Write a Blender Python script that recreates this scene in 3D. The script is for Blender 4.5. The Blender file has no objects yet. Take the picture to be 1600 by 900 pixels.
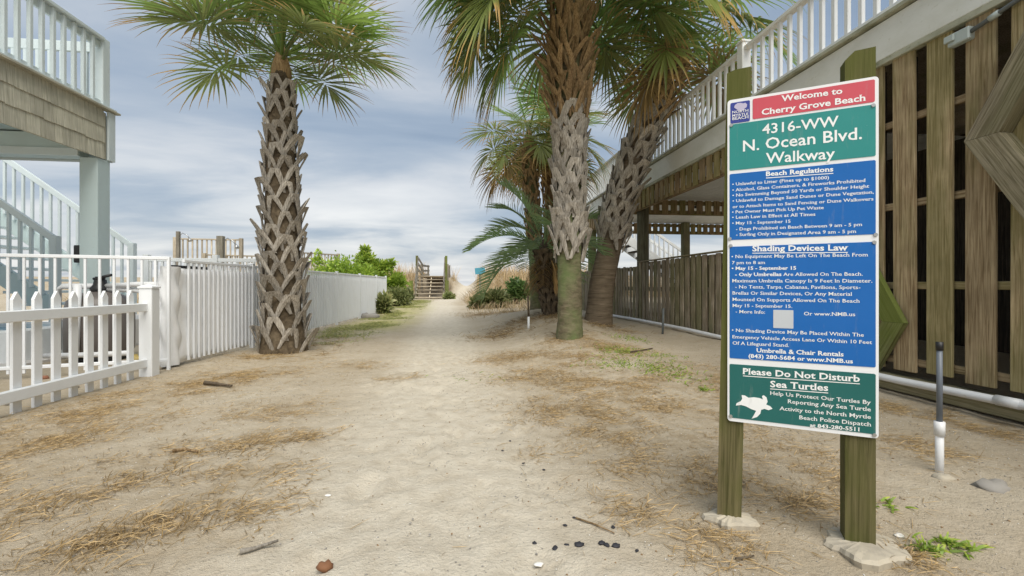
import bpy, math, random
import numpy as np
from mathutils import Vector, Matrix
R = math.radians
rnd = random.Random(11)
rng = np.random.default_rng(7)
sc = bpy.context.scene
col = sc.collection

# ------------------------------------------------------------------ camera
F = 711.0; CX = 800.0; HY = 446.0; CAMZ = 0.92
YAW = math.atan(84 / F); SP, CP = math.sin(YAW), math.cos(YAW)
cam = bpy.data.cameras.new('camera'); camo = bpy.data.objects.new('camera', cam)
col.objects.link(camo); sc.camera = camo
cam.sensor_width = 36.0; cam.lens = 36.0 * F / 1600.0
cam.shift_y = (HY - 450.0) / 1600.0
cam.clip_start = 0.05; cam.clip_end = 3000
camo.location = (0, 0, CAMZ); camo.rotation_euler = (R(90), 0, -YAW)

# ------------------------------------------------------------------ sky, sun, exposure
SUN_EL, SUN_AZ = R(56), R(172)          # azimuth the sun stands at, clockwise from +Y
w = bpy.data.worlds.new('World'); sc.world = w; w.use_nodes = True
nt = w.node_tree; nt.nodes.clear()
def N(nt, typ, **kw):
    n = nt.nodes.new(typ)
    for k, v in kw.items():
        if k.startswith('i_'): n.inputs[k[2:].replace('_', ' ')].default_value = v
        else: setattr(n, k, v)
    return n
def mathn(nt, op, a, b=None, c=None, clamp=False):
    n = nt.nodes.new('ShaderNodeMath'); n.operation = op; n.use_clamp = clamp
    for i, v in enumerate((a, b, c)):
        if v is None: continue
        if isinstance(v, (int, float)): n.inputs[i].default_value = v
        else: nt.links.new(v, n.inputs[i])
    return n.outputs[0]
def mixc(nt, fac, a, b, blend='MIX'):
    n = nt.nodes.new('ShaderNodeMix'); n.data_type = 'RGBA'; n.blend_type = blend; n.clamp_factor = True
    for s, v in (('Factor', fac), ('A', a), ('B', b)):
        k = [i for i in n.inputs if i.name == s and (i.type == 'RGBA' or (s == 'Factor' and i.type == 'VALUE'))][0]
        if isinstance(v, (int, float)): k.default_value = v
        elif isinstance(v, tuple): k.default_value = v if len(v) == 4 else (*v, 1)
        else: nt.links.new(v, k)
    return [o for o in n.outputs if o.type == 'RGBA'][0]
def ramp(nt, fac, stops, interp='LINEAR'):
    n = nt.nodes.new('ShaderNodeValToRGB'); n.color_ramp.interpolation = interp
    e = n.color_ramp.elements
    while len(e) < len(stops): e.new(0.5)
    for el, (p, c) in zip(e, stops):
        el.position = p; el.color = (c, c, c, 1) if isinstance(c, (int, float)) else (*c, 1)
    nt.links.new(fac, n.inputs[0]); return n.outputs[0]
sky = N(nt, 'ShaderNodeTexSky', sky_type='NISHITA', sun_disc=False, sun_elevation=SUN_EL, sun_rotation=SUN_AZ,
        air_density=1.2, dust_density=2.0)
tc = N(nt, 'ShaderNodeTexCoord')
sep = N(nt, 'ShaderNodeSeparateXYZ'); nt.links.new(tc.outputs['Generated'], sep.inputs[0])
zz = mathn(nt, 'ADD', mathn(nt, 'MAXIMUM', sep.outputs[2], 0.0), 0.10)
cmb = N(nt, 'ShaderNodeCombineXYZ')
nt.links.new(mathn(nt, 'DIVIDE', sep.outputs[0], zz), cmb.inputs[0])
nt.links.new(mathn(nt, 'DIVIDE', sep.outputs[1], zz), cmb.inputs[1])
mp = N(nt, 'ShaderNodeMapping'); mp.inputs['Rotation'].default_value = (0, 0, R(18)); mp.inputs['Scale'].default_value = (0.55, 0.85, 1)
mp.inputs['Location'].default_value = (3.1, 0.9, 0)
nt.links.new(cmb.outputs[0], mp.inputs[0])
n1 = N(nt, 'ShaderNodeTexNoise', i_Scale=0.85, i_Detail=10.0, i_Roughness=0.53, i_Distortion=0.5); nt.links.new(mp.outputs[0], n1.inputs['Vector'])
n2 = N(nt, 'ShaderNodeTexNoise', i_Scale=0.28, i_Detail=4.0, i_Roughness=0.5); nt.links.new(mp.outputs[0], n2.inputs['Vector'])
cl = mathn(nt, 'ADD', mathn(nt, 'MULTIPLY', n1.outputs[0], 0.72), mathn(nt, 'MULTIPLY', n2.outputs[0], 0.34))
hor = mathn(nt, 'MULTIPLY', mathn(nt, 'POWER', mathn(nt, 'SUBTRACT', 1.0, mathn(nt, 'MAXIMUM', sep.outputs[2], 0.0)), 7.0), 0.20)
cl = mathn(nt, 'ADD', cl, hor)
ccol = ramp(nt, cl, [(0.42, (1.0, 1.3, 1.72)), (0.50, (1.3, 1.6, 2.0)), (0.56, (1.65, 1.9, 2.22)), (0.64, (2.45, 2.56, 2.7)), (0.76, (3.2, 3.22, 3.22))])
skyc = mixc(nt, 0.93, sky.outputs[0], ccol)
bg = N(nt, 'ShaderNodeBackground'); bg.inputs[1].default_value = 0.10
nt.links.new(skyc, bg.inputs[0])
wo = N(nt, 'ShaderNodeOutputWorld'); nt.links.new(bg.outputs[0], wo.inputs[0])

sl = bpy.data.lights.new('sun', 'SUN'); sl.energy = 1.5; sl.angle = R(50); sl.color = (1.0, 0.95, 0.86)
so = bpy.data.objects.new('sun', sl); col.objects.link(so)
sd = Vector((math.sin(SUN_AZ) * math.cos(SUN_EL), math.cos(SUN_AZ) * math.cos(SUN_EL), math.sin(SUN_EL)))
so.rotation_euler = sd.to_track_quat('Z', 'Y').to_euler(); so.location = sd * 50
vs = sc.view_settings
vs.view_transform = 'Standard'; vs.look = 'None'; vs.gamma = 1.0; vs.exposure = 1.42; vs.use_curve_mapping = False

# ------------------------------------------------------------------ pixel helpers (photo pixel + distance -> world)
def W(px, py, d):
    t = (px - CX) / F
    return Vector((d * (t * CP + SP), d * (CP - t * SP), CAMZ + (HY - py) / F * d))
def sstep(a, b, x):
    t = np.clip((x - a) / (b - a), 0, 1); return t * t * (3 - 2 * t)
# value noise -------------------------------------------------------
_L = rng.random((256, 256))
def vnoise(x, y):
    x = np.asarray(x, float); y = np.asarray(y, float)
    xi = np.floor(x).astype(int); yi = np.floor(y).astype(int); fx = x - xi; fy = y - yi
    fx = fx * fx * (3 - 2 * fx); fy = fy * fy * (3 - 2 * fy)
    a = _L[xi & 255, yi & 255]; b = _L[(xi + 1) & 255, yi & 255]; c = _L[xi & 255, (yi + 1) & 255]; d = _L[(xi + 1) & 255, (yi + 1) & 255]
    return (a * (1 - fx) + b * fx) * (1 - fy) + (c * (1 - fx) + d * fx) * fy
def fbm(x, y, o=4):
    s = 0; a = 0.5
    for k in range(o):
        s = s + a * vnoise(x * 2 ** k + 17.3 * k, y * 2 ** k + 5.1 * k); a *= 0.5
    return s
def path_x(y): return np.interp(y, [0, 6, 14, 19, 22, 26, 31, 40], [-0.1, -0.2, -0.5, -0.75, -0.55, 0.15, 0.55, 0.7])
def g(x, y):
    x = np.asarray(x, float); y = np.asarray(y, float)
    z = 0.36 * np.exp(-((x - 1.85) / 0.95) ** 2 - ((y - 9.3) / 3.3) ** 2)
    z = z + 0.05 * sstep(0.5, 1.6, x) * sstep(2.5, 5, y)
    z = z + 0.10 * sstep(2.6, 3.8, x) * sstep(3.5, 6.0, y)
    z = z - 0.04 * np.exp(-((x - 3.5) / 0.3) ** 2) * (1 - sstep(4.5, 6, y))
    z = z + 0.22 * sstep(13, 22, y)
    notch = np.exp(-((x - path_x(y)) / 0.85) ** 2)
    dune = sstep(21, 35, y) * (1.35 + 0.5 * (fbm(x * .22, y * .22, 3) - .45))
    dune = dune * (1 - 0.55 * notch) * (1 - .85 * np.exp(-((x + 1.45) / .95) ** 6) * (1 - sstep(29, 33, y)))
    z = z + dune * (1 - sstep(38, 62, y)) - 2.6 * sstep(40, 75, y)
    z = z + 0.05 * (fbm(x * .9 + 40, y * .9, 3) - 0.45) * sstep(-3.4, -2.6, x)
    near = (1 - sstep(9, 16, y)) * sstep(-3.6, -2.9, x) * (1 - sstep(4.6, 5.5, x))
    z = z + near * (0.028 * (fbm(x * 4.0, y * 4.0 + 9, 3) - .45) + 0.012 * (fbm(x * 13, y * 13, 2) - .37))
    return z
FPR = np.random.default_rng(3); FPy = FPR.uniform(1.3, 9, 170); FPx = FPR.normal(0, .55, 170) + np.interp(FPy, [0, 9], [-.05, -.25]); FPa = FPR.normal(0, .35, 170)
def footprints(x, y):
    z = np.zeros_like(x)
    for a_, b_, c_ in zip(FPx, FPy, FPa):
        u_ = ((x - a_) * math.cos(c_) + (y - b_) * math.sin(c_)) / .055; v_ = (-(x - a_) * math.sin(c_) + (y - b_) * math.cos(c_)) / .13; r2 = u_ * u_ + v_ * v_
        z = z - .011 * np.exp(-r2 ** 2) + .005 * np.exp(-((np.sqrt(r2) - 1.35) / .3) ** 2)
    return z
def gz(x, y): return float(g(x, y))
def Gp(px, py):
    """photo pixel on the ground -> world point"""
    d = 3.0
    for _ in range(25):
        p = W(px, py, d); h = gz(p.x, p.y)
        d = 0.5 * d + 0.5 * max(0.5, min(60, (CAMZ - h) * F / max(py - HY, 4)))
    p = W(px, py, d); p.z = gz(p.x, p.y); return p

# ------------------------------------------------------------------ materials
M = {}
def newmat(name):
    m = bpy.data.materials.new(name); m.use_nodes = True; t = m.node_tree; t.nodes.clear()
    out = t.nodes.new('ShaderNodeOutputMaterial'); b = t.nodes.new('ShaderNodeBsdfPrincipled')
    t.links.new(b.outputs[0], out.inputs[0]); M[name] = m
    return m, t, b, out
def coords(t, scale, rand=True, kind='Object'):
    tcn = t.nodes.new('ShaderNodeTexCoord'); mpn = t.nodes.new('ShaderNodeMapping')
    mpn.inputs['Scale'].default_value = scale; t.links.new(tcn.outputs[kind], mpn.inputs[0])
    oi = t.nodes.new('ShaderNodeObjectInfo')
    if rand:
        ad = t.nodes.new('ShaderNodeVectorMath'); ad.operation = 'ADD'
        sc_ = t.nodes.new('ShaderNodeVectorMath'); sc_.operation = 'SCALE'; sc_.inputs[0].default_value = (37, 53, 71)
        t.links.new(oi.outputs['Random'], sc_.inputs['Scale']); t.links.new(mpn.outputs[0], ad.inputs[0]); t.links.new(sc_.outputs[0], ad.inputs[1])
        return ad.outputs[0], oi.outputs['Random']
    return mpn.outputs[0], oi.outputs['Random']
def noise(t, v, s, d=5, r=.55, dist=0.0):
    n = N(t, 'ShaderNodeTexNoise', i_Scale=s, i_Detail=float(d), i_Roughness=r, i_Distortion=dist); t.links.new(v, n.inputs['Vector']); return n.outputs[0]
def bump(t, b, h, st=.3, dist=.01):
    n = t.nodes.new('ShaderNodeBump'); n.inputs['Strength'].default_value = st; n.inputs['Distance'].default_value = dist
    t.links.new(h, n.inputs['Height']); t.links.new(n.outputs[0], b.inputs['Normal'])
def wood(name, dark, light, algae=0.0, acol=(.10, .13, .02), rough=.85, spread=.35, ath=(.40, .62)):
    m, t, b, o = newmat(name)
    v, r = coords(t, (48, 48, 1.7)); v2, _ = coords(t, (1, 1, 1))
    g1 = noise(t, v, 1.6, 6, .6, .6); k = noise(t, v2, 4.5, 3, .5)
    c = ramp(t, g1, [(.30, tuple(x * .7 for x in dark)), (.40, dark), (.52, tuple((a + q) / 2 for a, q in zip(dark, light))), (.70, light)])
    c = mixc(t, ramp(t, k, [(.35, 0.0), (.75, .45)]), c, tuple(x * .55 for x in dark))
    br = t.nodes.new('ShaderNodeHueSaturation'); t.links.new(c, br.inputs['Color'])
    t.links.new(mathn(t, 'ADD', mathn(t, 'MULTIPLY', r, spread * 2), 1 - spread), br.inputs['Value']); c = br.outputs[0]
    if algae > 0:
        v3, _ = coords(t, (1.0, 1.0, .35))
        a = noise(t, v3, 3.2, 5, .6)
        a = mathn(t, 'ADD', a, mathn(t, 'MULTIPLY', mathn(t, 'SUBTRACT', r, .5), .3))
        c = mixc(t, mathn(t, 'MULTIPLY', ramp(t, a, [(ath[0], 0.0), (ath[1], 1.0)]), algae), c, acol)
    t.links.new(c, b.inputs['Base Color']); b.inputs['Roughness'].default_value = rough
    b.inputs['Specular IOR Level'].default_value = .25
    bump(t, b, g1, .55, .006)
    return m
wood('wood_post', (.075, .06, .03), (.23, .185, .10), .85, (.085, .095, .018), ath=(.28, .52))
wood('wood_slat', (.29, .205, .11), (.62, .49, .30), .5, (.13, .145, .035), spread=.22)
wood('wood_skirt', (.24, .16, .085), (.60, .45, .26), .6, (.12, .14, .03), spread=.3)
wood('wood_fence', (.26, .205, .14), (.60, .51, .38), .65, (.12, .13, .04), spread=.28)
wood('wood_grey', (.20, .175, .14), (.44, .40, .33), .12)
wood('wood_brace', (.17, .14, .09), (.40, .35, .25), .35, (.14, .15, .05), spread=.12)
wood('wood_green', (.12, .12, .05), (.27, .27, .12), .8, (.14, .18, .03))
wood('wood_pile', (.16, .145, .09), (.36, .33, .22), .85, (.15, .18, .065))
wood('shingle', (.44, .42, .33), (.64, .61, .50), 0, spread=.13)
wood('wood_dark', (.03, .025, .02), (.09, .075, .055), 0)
wood('wood_deck_far', (.40, .34, .25), (.66, .58, .45), 0)
def paint(name, colr, rough=.45, dirt=.25, dcol=(.30, .29, .22), sc_=3.0):
    m, t, b, o = newmat(name)
    v, r = coords(t, (1, 1, .6), True)
    n = noise(t, v, sc_, 7, .65); n2 = noise(t, v, 28, 4, .6)
    f = mathn(t, 'MULTIPLY', ramp(t, n, [(.45, 0.0), (.8, 1.0)]), dirt)
    c = mixc(t, f, colr, dcol)
    c = mixc(t, mathn(t, 'MULTIPLY', ramp(t, n2, [(.62, 0.0), (.75, 1.0)]), dirt * .8), c, dcol)
    t.links.new(c, b.inputs['Base Color']); b.inputs['Roughness'].default_value = rough
    bump(t, b, n2, .08, .003); return m
paint('white_vinyl', (.80, .82, .83), .38, .16)
paint('white_paint', (.76, .78, .78), .5, .3)
paint('white_fascia', (.74, .75, .70), .5, .35, (.25, .24, .10))
paint('grimy_trim', (.42, .42, .32), .7, 1.0, (.09, .10, .03), 7)
paint('teal_paint', (.50, .60, .60), .55, .2)
paint('pale_paint', (.62, .69, .70), .5, .2)
paint('cream_siding', (.66, .62, .48), .6, .15)
paint('fence_metal', (.82, .84, .86), .35, .15)
paint('pvc', (.78, .79, .80), .35, .3)
paint('grey_pvc', (.13, .15, .18), .45, .2)
paint('black_plastic', (.015, .015, .016), .5, .1, (.08, .08, .08))
paint('conduit_grey', (.10, .115, .12), .5, .2)
paint('box_grey', (.42, .48, .46), .45, .3)
paint('tank', (.125, .108, .098), .42, .3, (.2, .18, .16))
paint('steel', (.45, .45, .44), .35, .3); M['steel'].node_tree.nodes['Principled BSDF'].inputs['Metallic'].default_value = .8
paint('yellow_plastic', (.42, .31, .08), .5, .3)
paint('blue_dark', (.02, .03, .06), .5, .2)
paint('concrete', (.45, .40, .31), .9, .7, (.14, .13, .12), 9)
paint('patio', (.62, .60, .57), .85, .35, (.4, .36, .3), 3)
paint('charcoal', (.022, .022, .028), .7, .3, (.06, .06, .07), 20)
paint('shell', (.75, .73, .68), .5, .2, (.5, .45, .4), 20)
paint('rust', (.20, .09, .04), .8, .6, (.06, .03, .02), 12)
paint('sign_white', (.80, .81, .82), .30, .12)
paint('dead_leaf', (.27, .16, .07), .8, .5, (.12, .07, .03), 14)
paint('beach_sign_blue', (.07, .30, .40), .5, .2)
paint('stone', (.30, .28, .25), .9, .6, (.12, .11, .1), 8)
paint('brick_red', (.27, .12, .07), .9, .6, (.14, .10, .08), 9)
def flatp(name, c, rough=.32, fade=None):
    m, t, b, o = newmat(name)
    v, r = coords(t, (1, 1, 1), False)
    n = noise(t, v, 6, 5, .6); v9, _ = coords(t, (40, 40, 5), False); n9 = noise(t, v9, 1.0, 6, .7); cc = mixc(t, ramp(t, n, [(.4, 0.0), (.75, .22)]), c, tuple(min(1, x * 1.25 + .02) for x in c))
    cc = mixc(t, ramp(t, n9, [(.58, 0.0), (.78, .35)]), cc, (.30, .31, .30))
    if fade:      # weathered patch at one corner of the panel
        sp = t.nodes.new('ShaderNodeSeparateXYZ'); t.links.new(v, sp.inputs[0])
        n2 = noise(t, v, 26, 6, .65)
        d = mathn(t, 'ADD', mathn(t, 'MULTIPLY', mathn(t, 'SUBTRACT', sp.outputs[0], fade[0]), 14.0), mathn(t, 'MULTIPLY', mathn(t, 'SUBTRACT', n2, .5), 5.0))
        d = mathn(t, 'SUBTRACT', d, mathn(t, 'MULTIPLY', mathn(t, 'ABSOLUTE', mathn(t, 'SUBTRACT', sp.outputs[2], fade[1])), 9.0))
        cc = mixc(t, ramp(t, d, [(.42, 0.0), (.58, .75)]), cc, (.45, .60, .66))
    t.links.new(cc, b.inputs['Base Color']); b.inputs['Roughness'].default_value = rough
    return m
flatp('sign_red', (.56, .075, .10)); flatp('sign_green', (.02, .235, .215), fade=(.445, 1.08)); flatp('sign_blue', (.0, .115, .41))
flatp('sign_teal', (.008, .115, .105)); flatp('sign_navy', (.035, .05, .27)); flatp('sign_print', (.82, .83, .82)); flatp('sign_shell', (.50, .46, .60))
flatp('sticker_grey', (.50, .53, .56))
# trunk / palm materials
def bark(name, dark, light, sx, sz, algae=None, st=.8):
    m, t, b, o = newmat(name)
    v, r = coords(t, (sx, sx, sz), True); v2, _ = coords(t, (1, 1, 1))
    n = noise(t, v, 1.0, 7, .65, .4); n3 = noise(t, v2, 2.6, 4, .6)
    c = ramp(t, n, [(.3, dark), (.7, light)])
    c = mixc(t, ramp(t, n3, [(.4, 0.0), (.75, .5)]), c, tuple(x * .6 for x in dark))
    if algae: c = mixc(t, mathn(t, 'MULTIPLY', ramp(t, n3, [(.36, 1.0), (.58, .12)]), algae[1]), c, algae[0])
    t.links.new(c, b.inputs['Base Color']); b.inputs['Roughness'].default_value = .9; b.inputs['Specular IOR Level'].default_value = .15
    bump(t, b, n, st, .012); return m
bark('palm_core', (.05, .036, .022), (.20, .155, .10), 18, 18)
bark('palm_smooth', (.09, .07, .045), (.30, .25, .17), 9, 22, ((.13, .175, .065), .85), 1.0)
bark('palm_ringed', (.10, .075, .05), (.27, .215, .15), 3, 30)
bark('palm_fibre', (.18, .10, .05), (.48, .32, .17), 14, 40)
bark('palm_dark', (.06, .045, .033), (.20, .16, .11), 14, 14)
wood('boot', (.25, .22, .18), (.60, .555, .48), 0, spread=.22)
wood('boot_brown', (.20, .125, .06), (.52, .37, .20), 0, spread=.22)
def leaf(name, base, tip, tipstart, transl=.45, var=.25):
    m, t, b, o = newmat(name)
    at = t.nodes.new('ShaderNodeAttribute'); at.attribute_name = 'along'
    at2 = t.nodes.new('ShaderNodeAttribute'); at2.attribute_name = 'shade'
    oi = t.nodes.new('ShaderNodeObjectInfo')
    d = mathn(t, 'ADD', at.outputs['Fac'], mathn(t, 'MULTIPLY', mathn(t, 'SUBTRACT', at2.outputs['Fac'], .5), .35))
    c = mixc(t, ramp(t, d, [(tipstart, 0.0), (min(1, tipstart + .22), 1.0)]), base, tip)
    hs = t.nodes.new('ShaderNodeHueSaturation'); t.links.new(c, hs.inputs['Color'])
    vv = mathn(t, 'ADD', mathn(t, 'MULTIPLY', at2.outputs['Fac'], var * 2), 1 - var)
    vv = mathn(t, 'MULTIPLY', vv, mathn(t, 'ADD', mathn(t, 'MULTIPLY', oi.outputs['Random'], .5), .75))
    t.links.new(vv, hs.inputs['Value'])
    t.links.new(hs.outputs[0], b.inputs['Base Color']); b.inputs['Roughness'].default_value = .42
    tr = t.nodes.new('ShaderNodeBsdfTranslucent'); t.links.new(hs.outputs[0], tr.inputs[0])
    mx = t.nodes.new('ShaderNodeMixShader'); mx.inputs[0].default_value = transl
    t.links.new(b.outputs[0], mx.inputs[1]); t.links.new(tr.outputs[0], mx.inputs[2]); t.links.new(mx.outputs[0], o.inputs[0]); return m
leaf('frond_green', (.225, .34, .105), (.33, .21, .085), .80)
leaf('frond_bright', (.275, .39, .10), (.34, .20, .10), .74)
leaf('frond_yellow', (.27, .32, .095), (.52, .34, .13), .58)
leaf('frond_dead', (.34, .23, .095), (.42, .27, .11), .35, .25)
leaf('frond_pindo', (.24, .34, .15), (.25, .27, .13), .85)
leaf('foliage_bright', (.24, .36, .05), (.42, .48, .08), .6)
leaf('foliage_olive', (.21, .25, .09), (.36, .35, .15), .6)
leaf('foliage_dark', (.10, .17, .05), (.17, .25, .07), .6)
leaf('straw', (.31, .21, .09), (.50, .36, .18), .5, .2, .4)
leaf('dune_straw', (.50, .37, .18), (.62, .47, .28), .4, .3, .35)
leaf('grass_green', (.26, .29, .08), (.42, .38, .15), .6, .3, .35)

# sand
m, t, b, o = newmat('sand')
tcn = t.nodes.new('ShaderNodeTexCoord'); P = tcn.outputs['Object']
nA = noise(t, P, .9, 6, .6); nB = noise(t, P, 9, 6, .65); nC = noise(t, P, 60, 4, .7); nD = noise(t, P, 210, 3, .7)
c = ramp(t, nA, [(.3, (.43, .36, .26)), (.55, (.51, .44, .335)), (.75, (.57, .51, .40))])
c = mixc(t, ramp(t, nB, [(.35, .30), (.6, 0.0)]), c, (.37, .30, .205))
c = mixc(t, ramp(t, nC, [(.60, 0.0), (.70, .7)]), c, (.22, .17, .11))
c = mixc(t, ramp(t, nD, [(.66, 0.0), (.76, .7)]), c, (.16, .13, .10))
c = mixc(t, ramp(t, nD, [(.25, .6), (.34, 0.0)]), c, (.74, .70, .62))
av = t.nodes.new('ShaderNodeAttribute'); av.attribute_name = 'veg'
al = t.nodes.new('ShaderNodeAttribute'); al.attribute_name = 'litter'
ap = t.nodes.new('ShaderNodeAttribute'); ap.attribute_name = 'trodden'
c = mixc(t, mathn(t, 'MULTIPLY', ap.outputs['Fac'], ramp(t, nB, [(.3, .35), (.6, .85)])), c, (.66, .60, .49))
c = mixc(t, mathn(t, 'MULTIPLY', av.outputs['Fac'], ramp(t, nB, [(.3, .45), (.6, .95)])), c, (.40, .38, .13))
c = mixc(t, mathn(t, 'MULTIPLY', al.outputs['Fac'], ramp(t, nB, [(.35, .75), (.65, .12)])), c, (.32, .235, .13))
t.links.new(c, b.inputs['Base Color']); b.inputs['Roughness'].default_value = .95; b.inputs['Specular IOR Level'].default_value = .1
hh = mathn(t, 'ADD', mathn(t, 'MULTIPLY', nB, 1.0), mathn(t, 'ADD', mathn(t, 'MULTIPLY', nC, .45), mathn(t, 'MULTIPLY', nD, .22)))
bump(t, b, hh, 1.0, .026)
# water
m, t, b, o = newmat('pool_water'); b.inputs['Base Color'].default_value = (.05, .36, .52, 1); b.inputs['Roughness'].default_value = .08
m, t, b, o = newmat('sea_water'); b.inputs['Base Color'].default_value = (.10, .16, .19, 1); b.inputs['Roughness'].default_value = .25
v, _ = coords(t, (1, 1, 1), False); bump(t, b, noise(t, v, .6, 5), .5, .3)
# fabric
m, t, b, o = newmat('fabric'); v, _ = coords(t, (1, 1, 1), False)
nf = noise(t, v, 7, 5, .6, .5); t.links.new(ramp(t, nf, [(.3, (.80, .81, .82)), (.7, (.87, .88, .885))]), b.inputs['Base Color']); b.inputs['Roughness'].default_value = .8
bump(t, b, nf, .3, .015)

# ------------------------------------------------------------------ mesh helpers
def tag(o, label=None, cat=None, group=None, kind=None):
    for k, v in (('label', label), ('category', cat), ('group', group), ('kind', kind)):
        if v: o[k] = v
    return o
def empty(name, loc, label, cat, group=None):
    o = bpy.data.objects.new(name, None); col.objects.link(o); o.location = loc; o.empty_display_size = .2
    return tag(o, label, cat, group)
def link(name, me, parent=None, mat=None, mw=None):
    o = bpy.data.objects.new(name, me); col.objects.link(o)
    if mat is not None and not me.materials: me.materials.append(M[mat])
    if mw is not None: o.matrix_basis = mw
    if parent is not None:
        o.parent = parent
        o.matrix_parent_inverse = world(parent).inverted()
    return o
def world(o):
    m = o.matrix_basis.copy()
    if o.parent: m = world(o.parent) @ o.matrix_parent_inverse @ m
    return m
class MB:
    def __init__(s): s.v = []; s.f = []
    def add(s, vs_, fs): n = len(s.v); s.v += [tuple(p) for p in vs_]; s.f += [tuple(i + n for i in f) for f in fs]; return s
    def box(s, c, dim, ch=0.0, mat=None):
        vs_, fs = cbox(*dim, ch); c = Vector(c)
        return s.add([(mat @ Vector(p) if mat else Vector(p)) + c for p in vs_], fs)
    def tube(s, pts, rad, n=12, cap=True):
        pts = [Vector(p) for p in pts]; k = len(pts)
        rad = rad if isinstance(rad, (list, tuple)) else [rad] * k
        t0 = (pts[1] - pts[0]).normalized(); u = t0.orthogonal().normalized(); rings = []
        for i, p in enumerate(pts):
            tt = (pts[min(i + 1, k - 1)] - pts[max(i - 1, 0)]).normalized()
            u = (u - tt * u.dot(tt)).normalized(); v_ = tt.cross(u)
            rings.append([p + (u * math.cos(2 * math.pi * j / n) + v_ * math.sin(2 * math.pi * j / n)) * rad[i] for j in range(n)])
        vs_ = [q for r_ in rings for q in r_]
        fs = [(i * n + j, i * n + (j + 1) % n, (i + 1) * n + (j + 1) % n, (i + 1) * n + j) for i in range(k - 1) for j in range(n)]
        if cap: fs += [tuple(range(n))[::-1], tuple((k - 1) * n + j for j in range(n))]
        return s.add(vs_, fs)
    def mesh(s, name, smooth=False):
        me = bpy.data.meshes.new(name); me.from_pydata(s.v, [], s.f)
        if smooth: me.polygons.foreach_set('use_smooth', [True] * len(me.polygons))
        me.update(); return me
    def build(s, name, mat, parent=None, smooth=False, mw=None):
        return link(name, s.mesh(name, smooth), parent, mat, mw)
def cbox(x, y, z, ch=0.0):
    a, b, c = x / 2, y / 2, z / 2
    if ch <= 0:
        v = [(i * a, j * b, k * c) for i in (-1, 1) for j in (-1, 1) for k in (-1, 1)]
        return v, [(0, 1, 3, 2), (4, 6, 7, 5), (0, 4, 5, 1), (2, 3, 7, 6), (0, 2, 6, 4), (1, 5, 7, 3)]
    ch = min(ch, a * .45, b * .45, c * .45)
    v = []; ix = {}
    for i in (-1, 1):
        for j in (-1, 1):
            for k in (-1, 1):
                for ax in range(3):
                    q = [i * (a - ch), j * (b - ch), k * (c - ch)]; q[ax] += (i, j, k)[ax] * ch
                    ix[(i, j, k, ax)] = len(v); v.append(tuple(q))
    f = []
    def fix(ids, nrm):
        p = [Vector(v[i]) for i in ids]; n = (p[1] - p[0]).cross(p[2] - p[0])
        f.append(tuple(ids) if n.dot(Vector(nrm)) > 0 else tuple(ids[::-1]))
    for s_ in (-1, 1):
        fix([ix[(s_, j, k, 0)] for j, k in ((-1, -1), (1, -1), (1, 1), (-1, 1))], (s_, 0, 0))
        fix([ix[(i, s_, k, 1)] for i, k in ((-1, -1), (1, -1), (1, 1), (-1, 1))], (0, s_, 0))
        fix([ix[(i, j, s_, 2)] for i, j in ((-1, -1), (1, -1), (1, 1), (-1, 1))], (0, 0, s_))
    for p in (-1, 1):
        for q in (-1, 1):
            fix([ix[(p, q, -1, 0)], ix[(p, q, -1, 1)], ix[(p, q, 1, 1)], ix[(p, q, 1, 0)]], (p, q, 0))
            fix([ix[(p, -1, q, 0)], ix[(p, -1, q, 2)], ix[(p, 1, q, 2)], ix[(p, 1, q, 0)]], (p, 0, q))
            fix([ix[(-1, p, q, 1)], ix[(-1, p, q, 2)], ix[(1, p, q, 2)], ix[(1, p, q, 1)]], (0, p, q))
    for i in (-1, 1):
        for j in (-1, 1):
            for k in (-1, 1): fix([ix[(i, j, k, 0)], ix[(i, j, k, 1)], ix[(i, j, k, 2)]], (i, j, k))
    return v, f
_cache = {}
def plank(name, mat, parent, p0, p1, wd, th, face=(0, 0, 1), ch=.004):
    """board from p0 to p1 (its local Z), width wd across, thickness th along `face`"""
    p0 = Vector(p0); p1 = Vector(p1); z = (p1 - p0); L = z.length; z.normalize()
    y = Vector(face); y = (y - z * y.dot(z)).normalized(); x = y.cross(z)
    key = (mat, round(wd, 4), round(th, 4), round(L, 3), ch)
    if key not in _cache:
        vs_, fs = cbox(wd, th, L, ch); me = bpy.data.meshes.new(name); me.from_pydata(vs_, [], fs); me.update(); _cache[key] = me
    mw = Matrix(((x.x, y.x, z.x, 0), (x.y, y.y, z.y, 0), (x.z, y.z, z.z, 0), (0, 0, 0, 1))); mw.translation = (p0 + p1) / 2
    return link(name, _cache[key], parent, mat, mw)

# ================================================================== GROUND
def axis(segs):
    out = []
    for a, b_, s in segs: out += list(np.arange(a, b_, s))
    return np.array(out)
xs = axis([(-900, -100, 100), (-100, -20, 10), (-20, -6, 1.0), (-6, -3.4, .2), (-3.4, 4.4, .035), (4.4, 9, .3), (9, 30, 2), (30, 100, 10), (100, 901, 100)])
ys = axis([(-60, -5, 8), (-5, .6, .3), (.6, 6, .035), (6, 12, .07), (12, 40, .3), (40, 80, 2), (80, 200, 20), (200, 2001, 200)])
XX, YY = np.meshgrid(xs, ys, indexing='ij'); ZZ = g(XX, YY)
k_ = (ys > 1) & (ys < 10); kx = (xs > -2.6) & (xs < 2.6); ZZ[np.ix_(kx, k_)] += footprints(XX[np.ix_(kx, k_)], YY[np.ix_(kx, k_)])
nx, ny = XX.shape
V = np.stack([XX.ravel(), YY.ravel(), ZZ.ravel()], 1)
ii = (np.arange(nx - 1)[:, None] * ny + np.arange(ny - 1)[None, :]).ravel()
Fq = np.stack([ii, ii + ny, ii + ny + 1, ii + 1], 1)
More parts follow.
